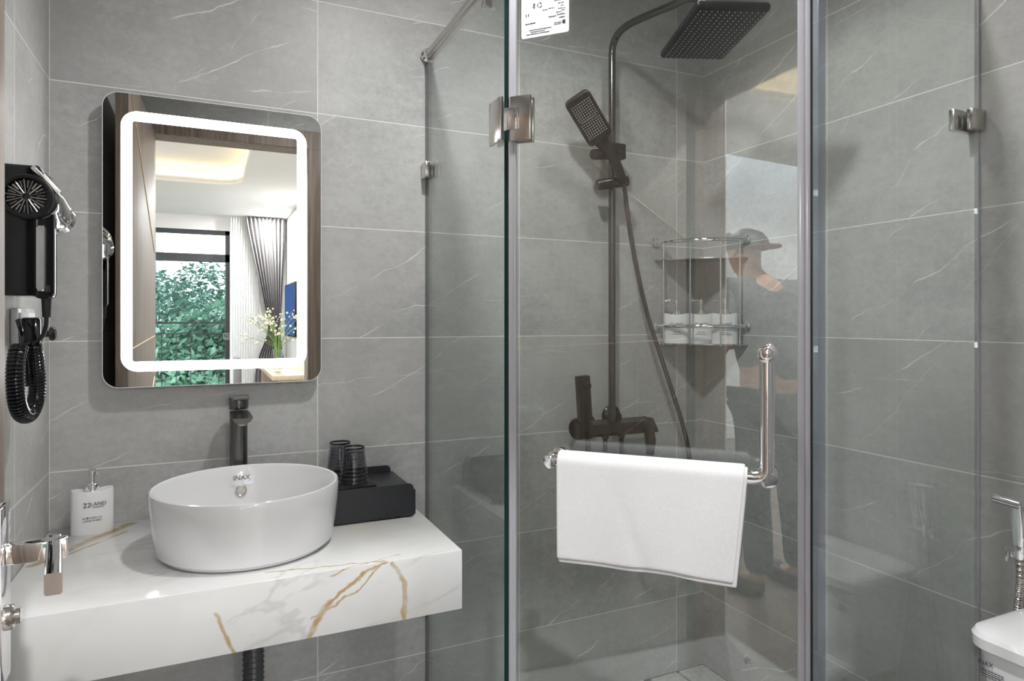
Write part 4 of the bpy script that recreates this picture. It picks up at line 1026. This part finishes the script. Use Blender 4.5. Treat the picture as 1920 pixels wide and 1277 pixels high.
def limb(pts_, frm):
    global P, Ed
    for q in pts_: P.append(q); Ed.append((frm, len(P)-1)); frm = len(P)-1
    return frm
for s_ in (1, -1):
    limb([(cx0+.0, cy0+s_*.10, .80, .082), (cx0-.01, cy0+s_*.11, .48, .056), (cx0+.02, cy0+s_*.11, .26, .05), (cx0+.03, cy0+s_*.11, .08, .036), (cx0-.10, cy0+s_*.12, .035, .03)], 0)
    w_ = limb([(cx0-.09, cy0+s_*.19, 1.33, .052), (cx0-.05, cy0+s_*.24, 1.10, .042), (cx0-.20, cy0+s_*.16, 1.02, .034), (cx0-.28, cy0+s_*.12, 1.06, .026), (cx0-.33, cy0+s_*.10, 1.08, .028)], 2)
    for k in range(4): limb([(cx0-.37, cy0+s_*.10+(k-1.5)*.017, 1.085, .009), (cx0-.395+.004*abs(k-1), cy0+s_*.10+(k-1.5)*.018, 1.07, .008), (cx0-.40, cy0+s_*.10+(k-1.5)*.018, 1.05, .007)], w_)
    limb([(cx0-.335, cy0+s_*.07, 1.10, .010), (cx0-.365, cy0+s_*.055, 1.105, .009)], w_)
skinmesh('body', P, Ed, M['skin'], pe)
sk = [(cx0, cy0, .90, (.145, .175)), (cx0-.02, cy0, 1.05, (.125, .165)), (cx0-.06, cy0, 1.24, (.135, .19)), (cx0-.11, cy0, 1.355, (.085, .11))]; se = [(0, 1), (1, 2), (2, 3)]
for s_ in (1, -1):
    n0 = len(sk); sk += [(cx0-.09, cy0+s_*.195, 1.33, .068), (cx0-.07, cy0+s_*.23, 1.20, .062), (cx0-.05, cy0+s_*.245, 1.10, .056)]; se += [(2, n0), (n0, n0+1), (n0+1, n0+2)]
skinmesh('shirt', sk, se, M['shirt'], pe)
sk = [(cx0, cy0, .90, (.13, .16))]; se = []
for s_ in (1, -1):
    n0 = len(sk); sk += [(cx0+.0, cy0+s_*.10, .80, .098), (cx0-.01, cy0+s_*.11, .48, .074), (cx0+.02, cy0+s_*.11, .26, .068), (cx0+.03, cy0+s_*.11, .09, .062)]; se += [(0, n0), (n0, n0+1), (n0+1, n0+2), (n0+2, n0+3)]
skinmesh('trousers', sk, se, M['trouser'], pe)
b = B(); hc = Vector((cx0-.185, cy0, 1.535)); lathe(b, [(.108, -.005), (.112, .01), (.108, .04), (.085, .075), (.04, .095), (0, .098)], hc, (-.15, 0, 1), 28); part('cap', b, M['hair'], pe)
b = B(); prism(b, [(.07*cos(a)+.05, .085*sin(a)) for a in [k*pi/10-pi/2 for k in range(11)]]+[(.02, .08), (.02, -.08)], .006, Matrix.Translation(hc+Vector((.07, 0, -.01))) @ Matrix.Rotation(R(-5), 4, 'Y')); part('cap_brim', b, M['cap'], pe)
b = B()
lathe(b, [(0, .03), (.010, .018), (.014, 0)], (cx0-.275, cy0, 1.500), (-1, 0, -.2), 10)
part('nose', b, M['skin'], pe)
b = B()
for s_ in (1, -1): bmesh.ops.create_icosphere(b, subdivisions=2, radius=.012, matrix=Matrix.Translation((cx0-.275, cy0+s_*.032, 1.535)))
part('eye', b, M['paper'], pe)
b = B()
for s_ in (1, -1): box(b, cx0-.23, cx0+.04, cy0+s_*.12-.045, cy0+s_*.12+.045, 0, .07, .02, 3)
part('shoe', b, M['black_rubber'], pe)

# lettering becomes plain mesh objects
dg = bpy.context.evaluated_depsgraph_get()
for o in TEXTS:
    me = bpy.data.meshes.new_from_object(o.evaluated_get(dg)); me.name = o.name
    nm, pa, ml, cu = o.name, o.parent, o.matrix_local.copy(), o.data
    bpy.data.objects.remove(o); bpy.data.curves.remove(cu)
    q = bpy.data.objects.new(nm, me); COL.objects.link(q); q.parent = pa; q.matrix_local = ml
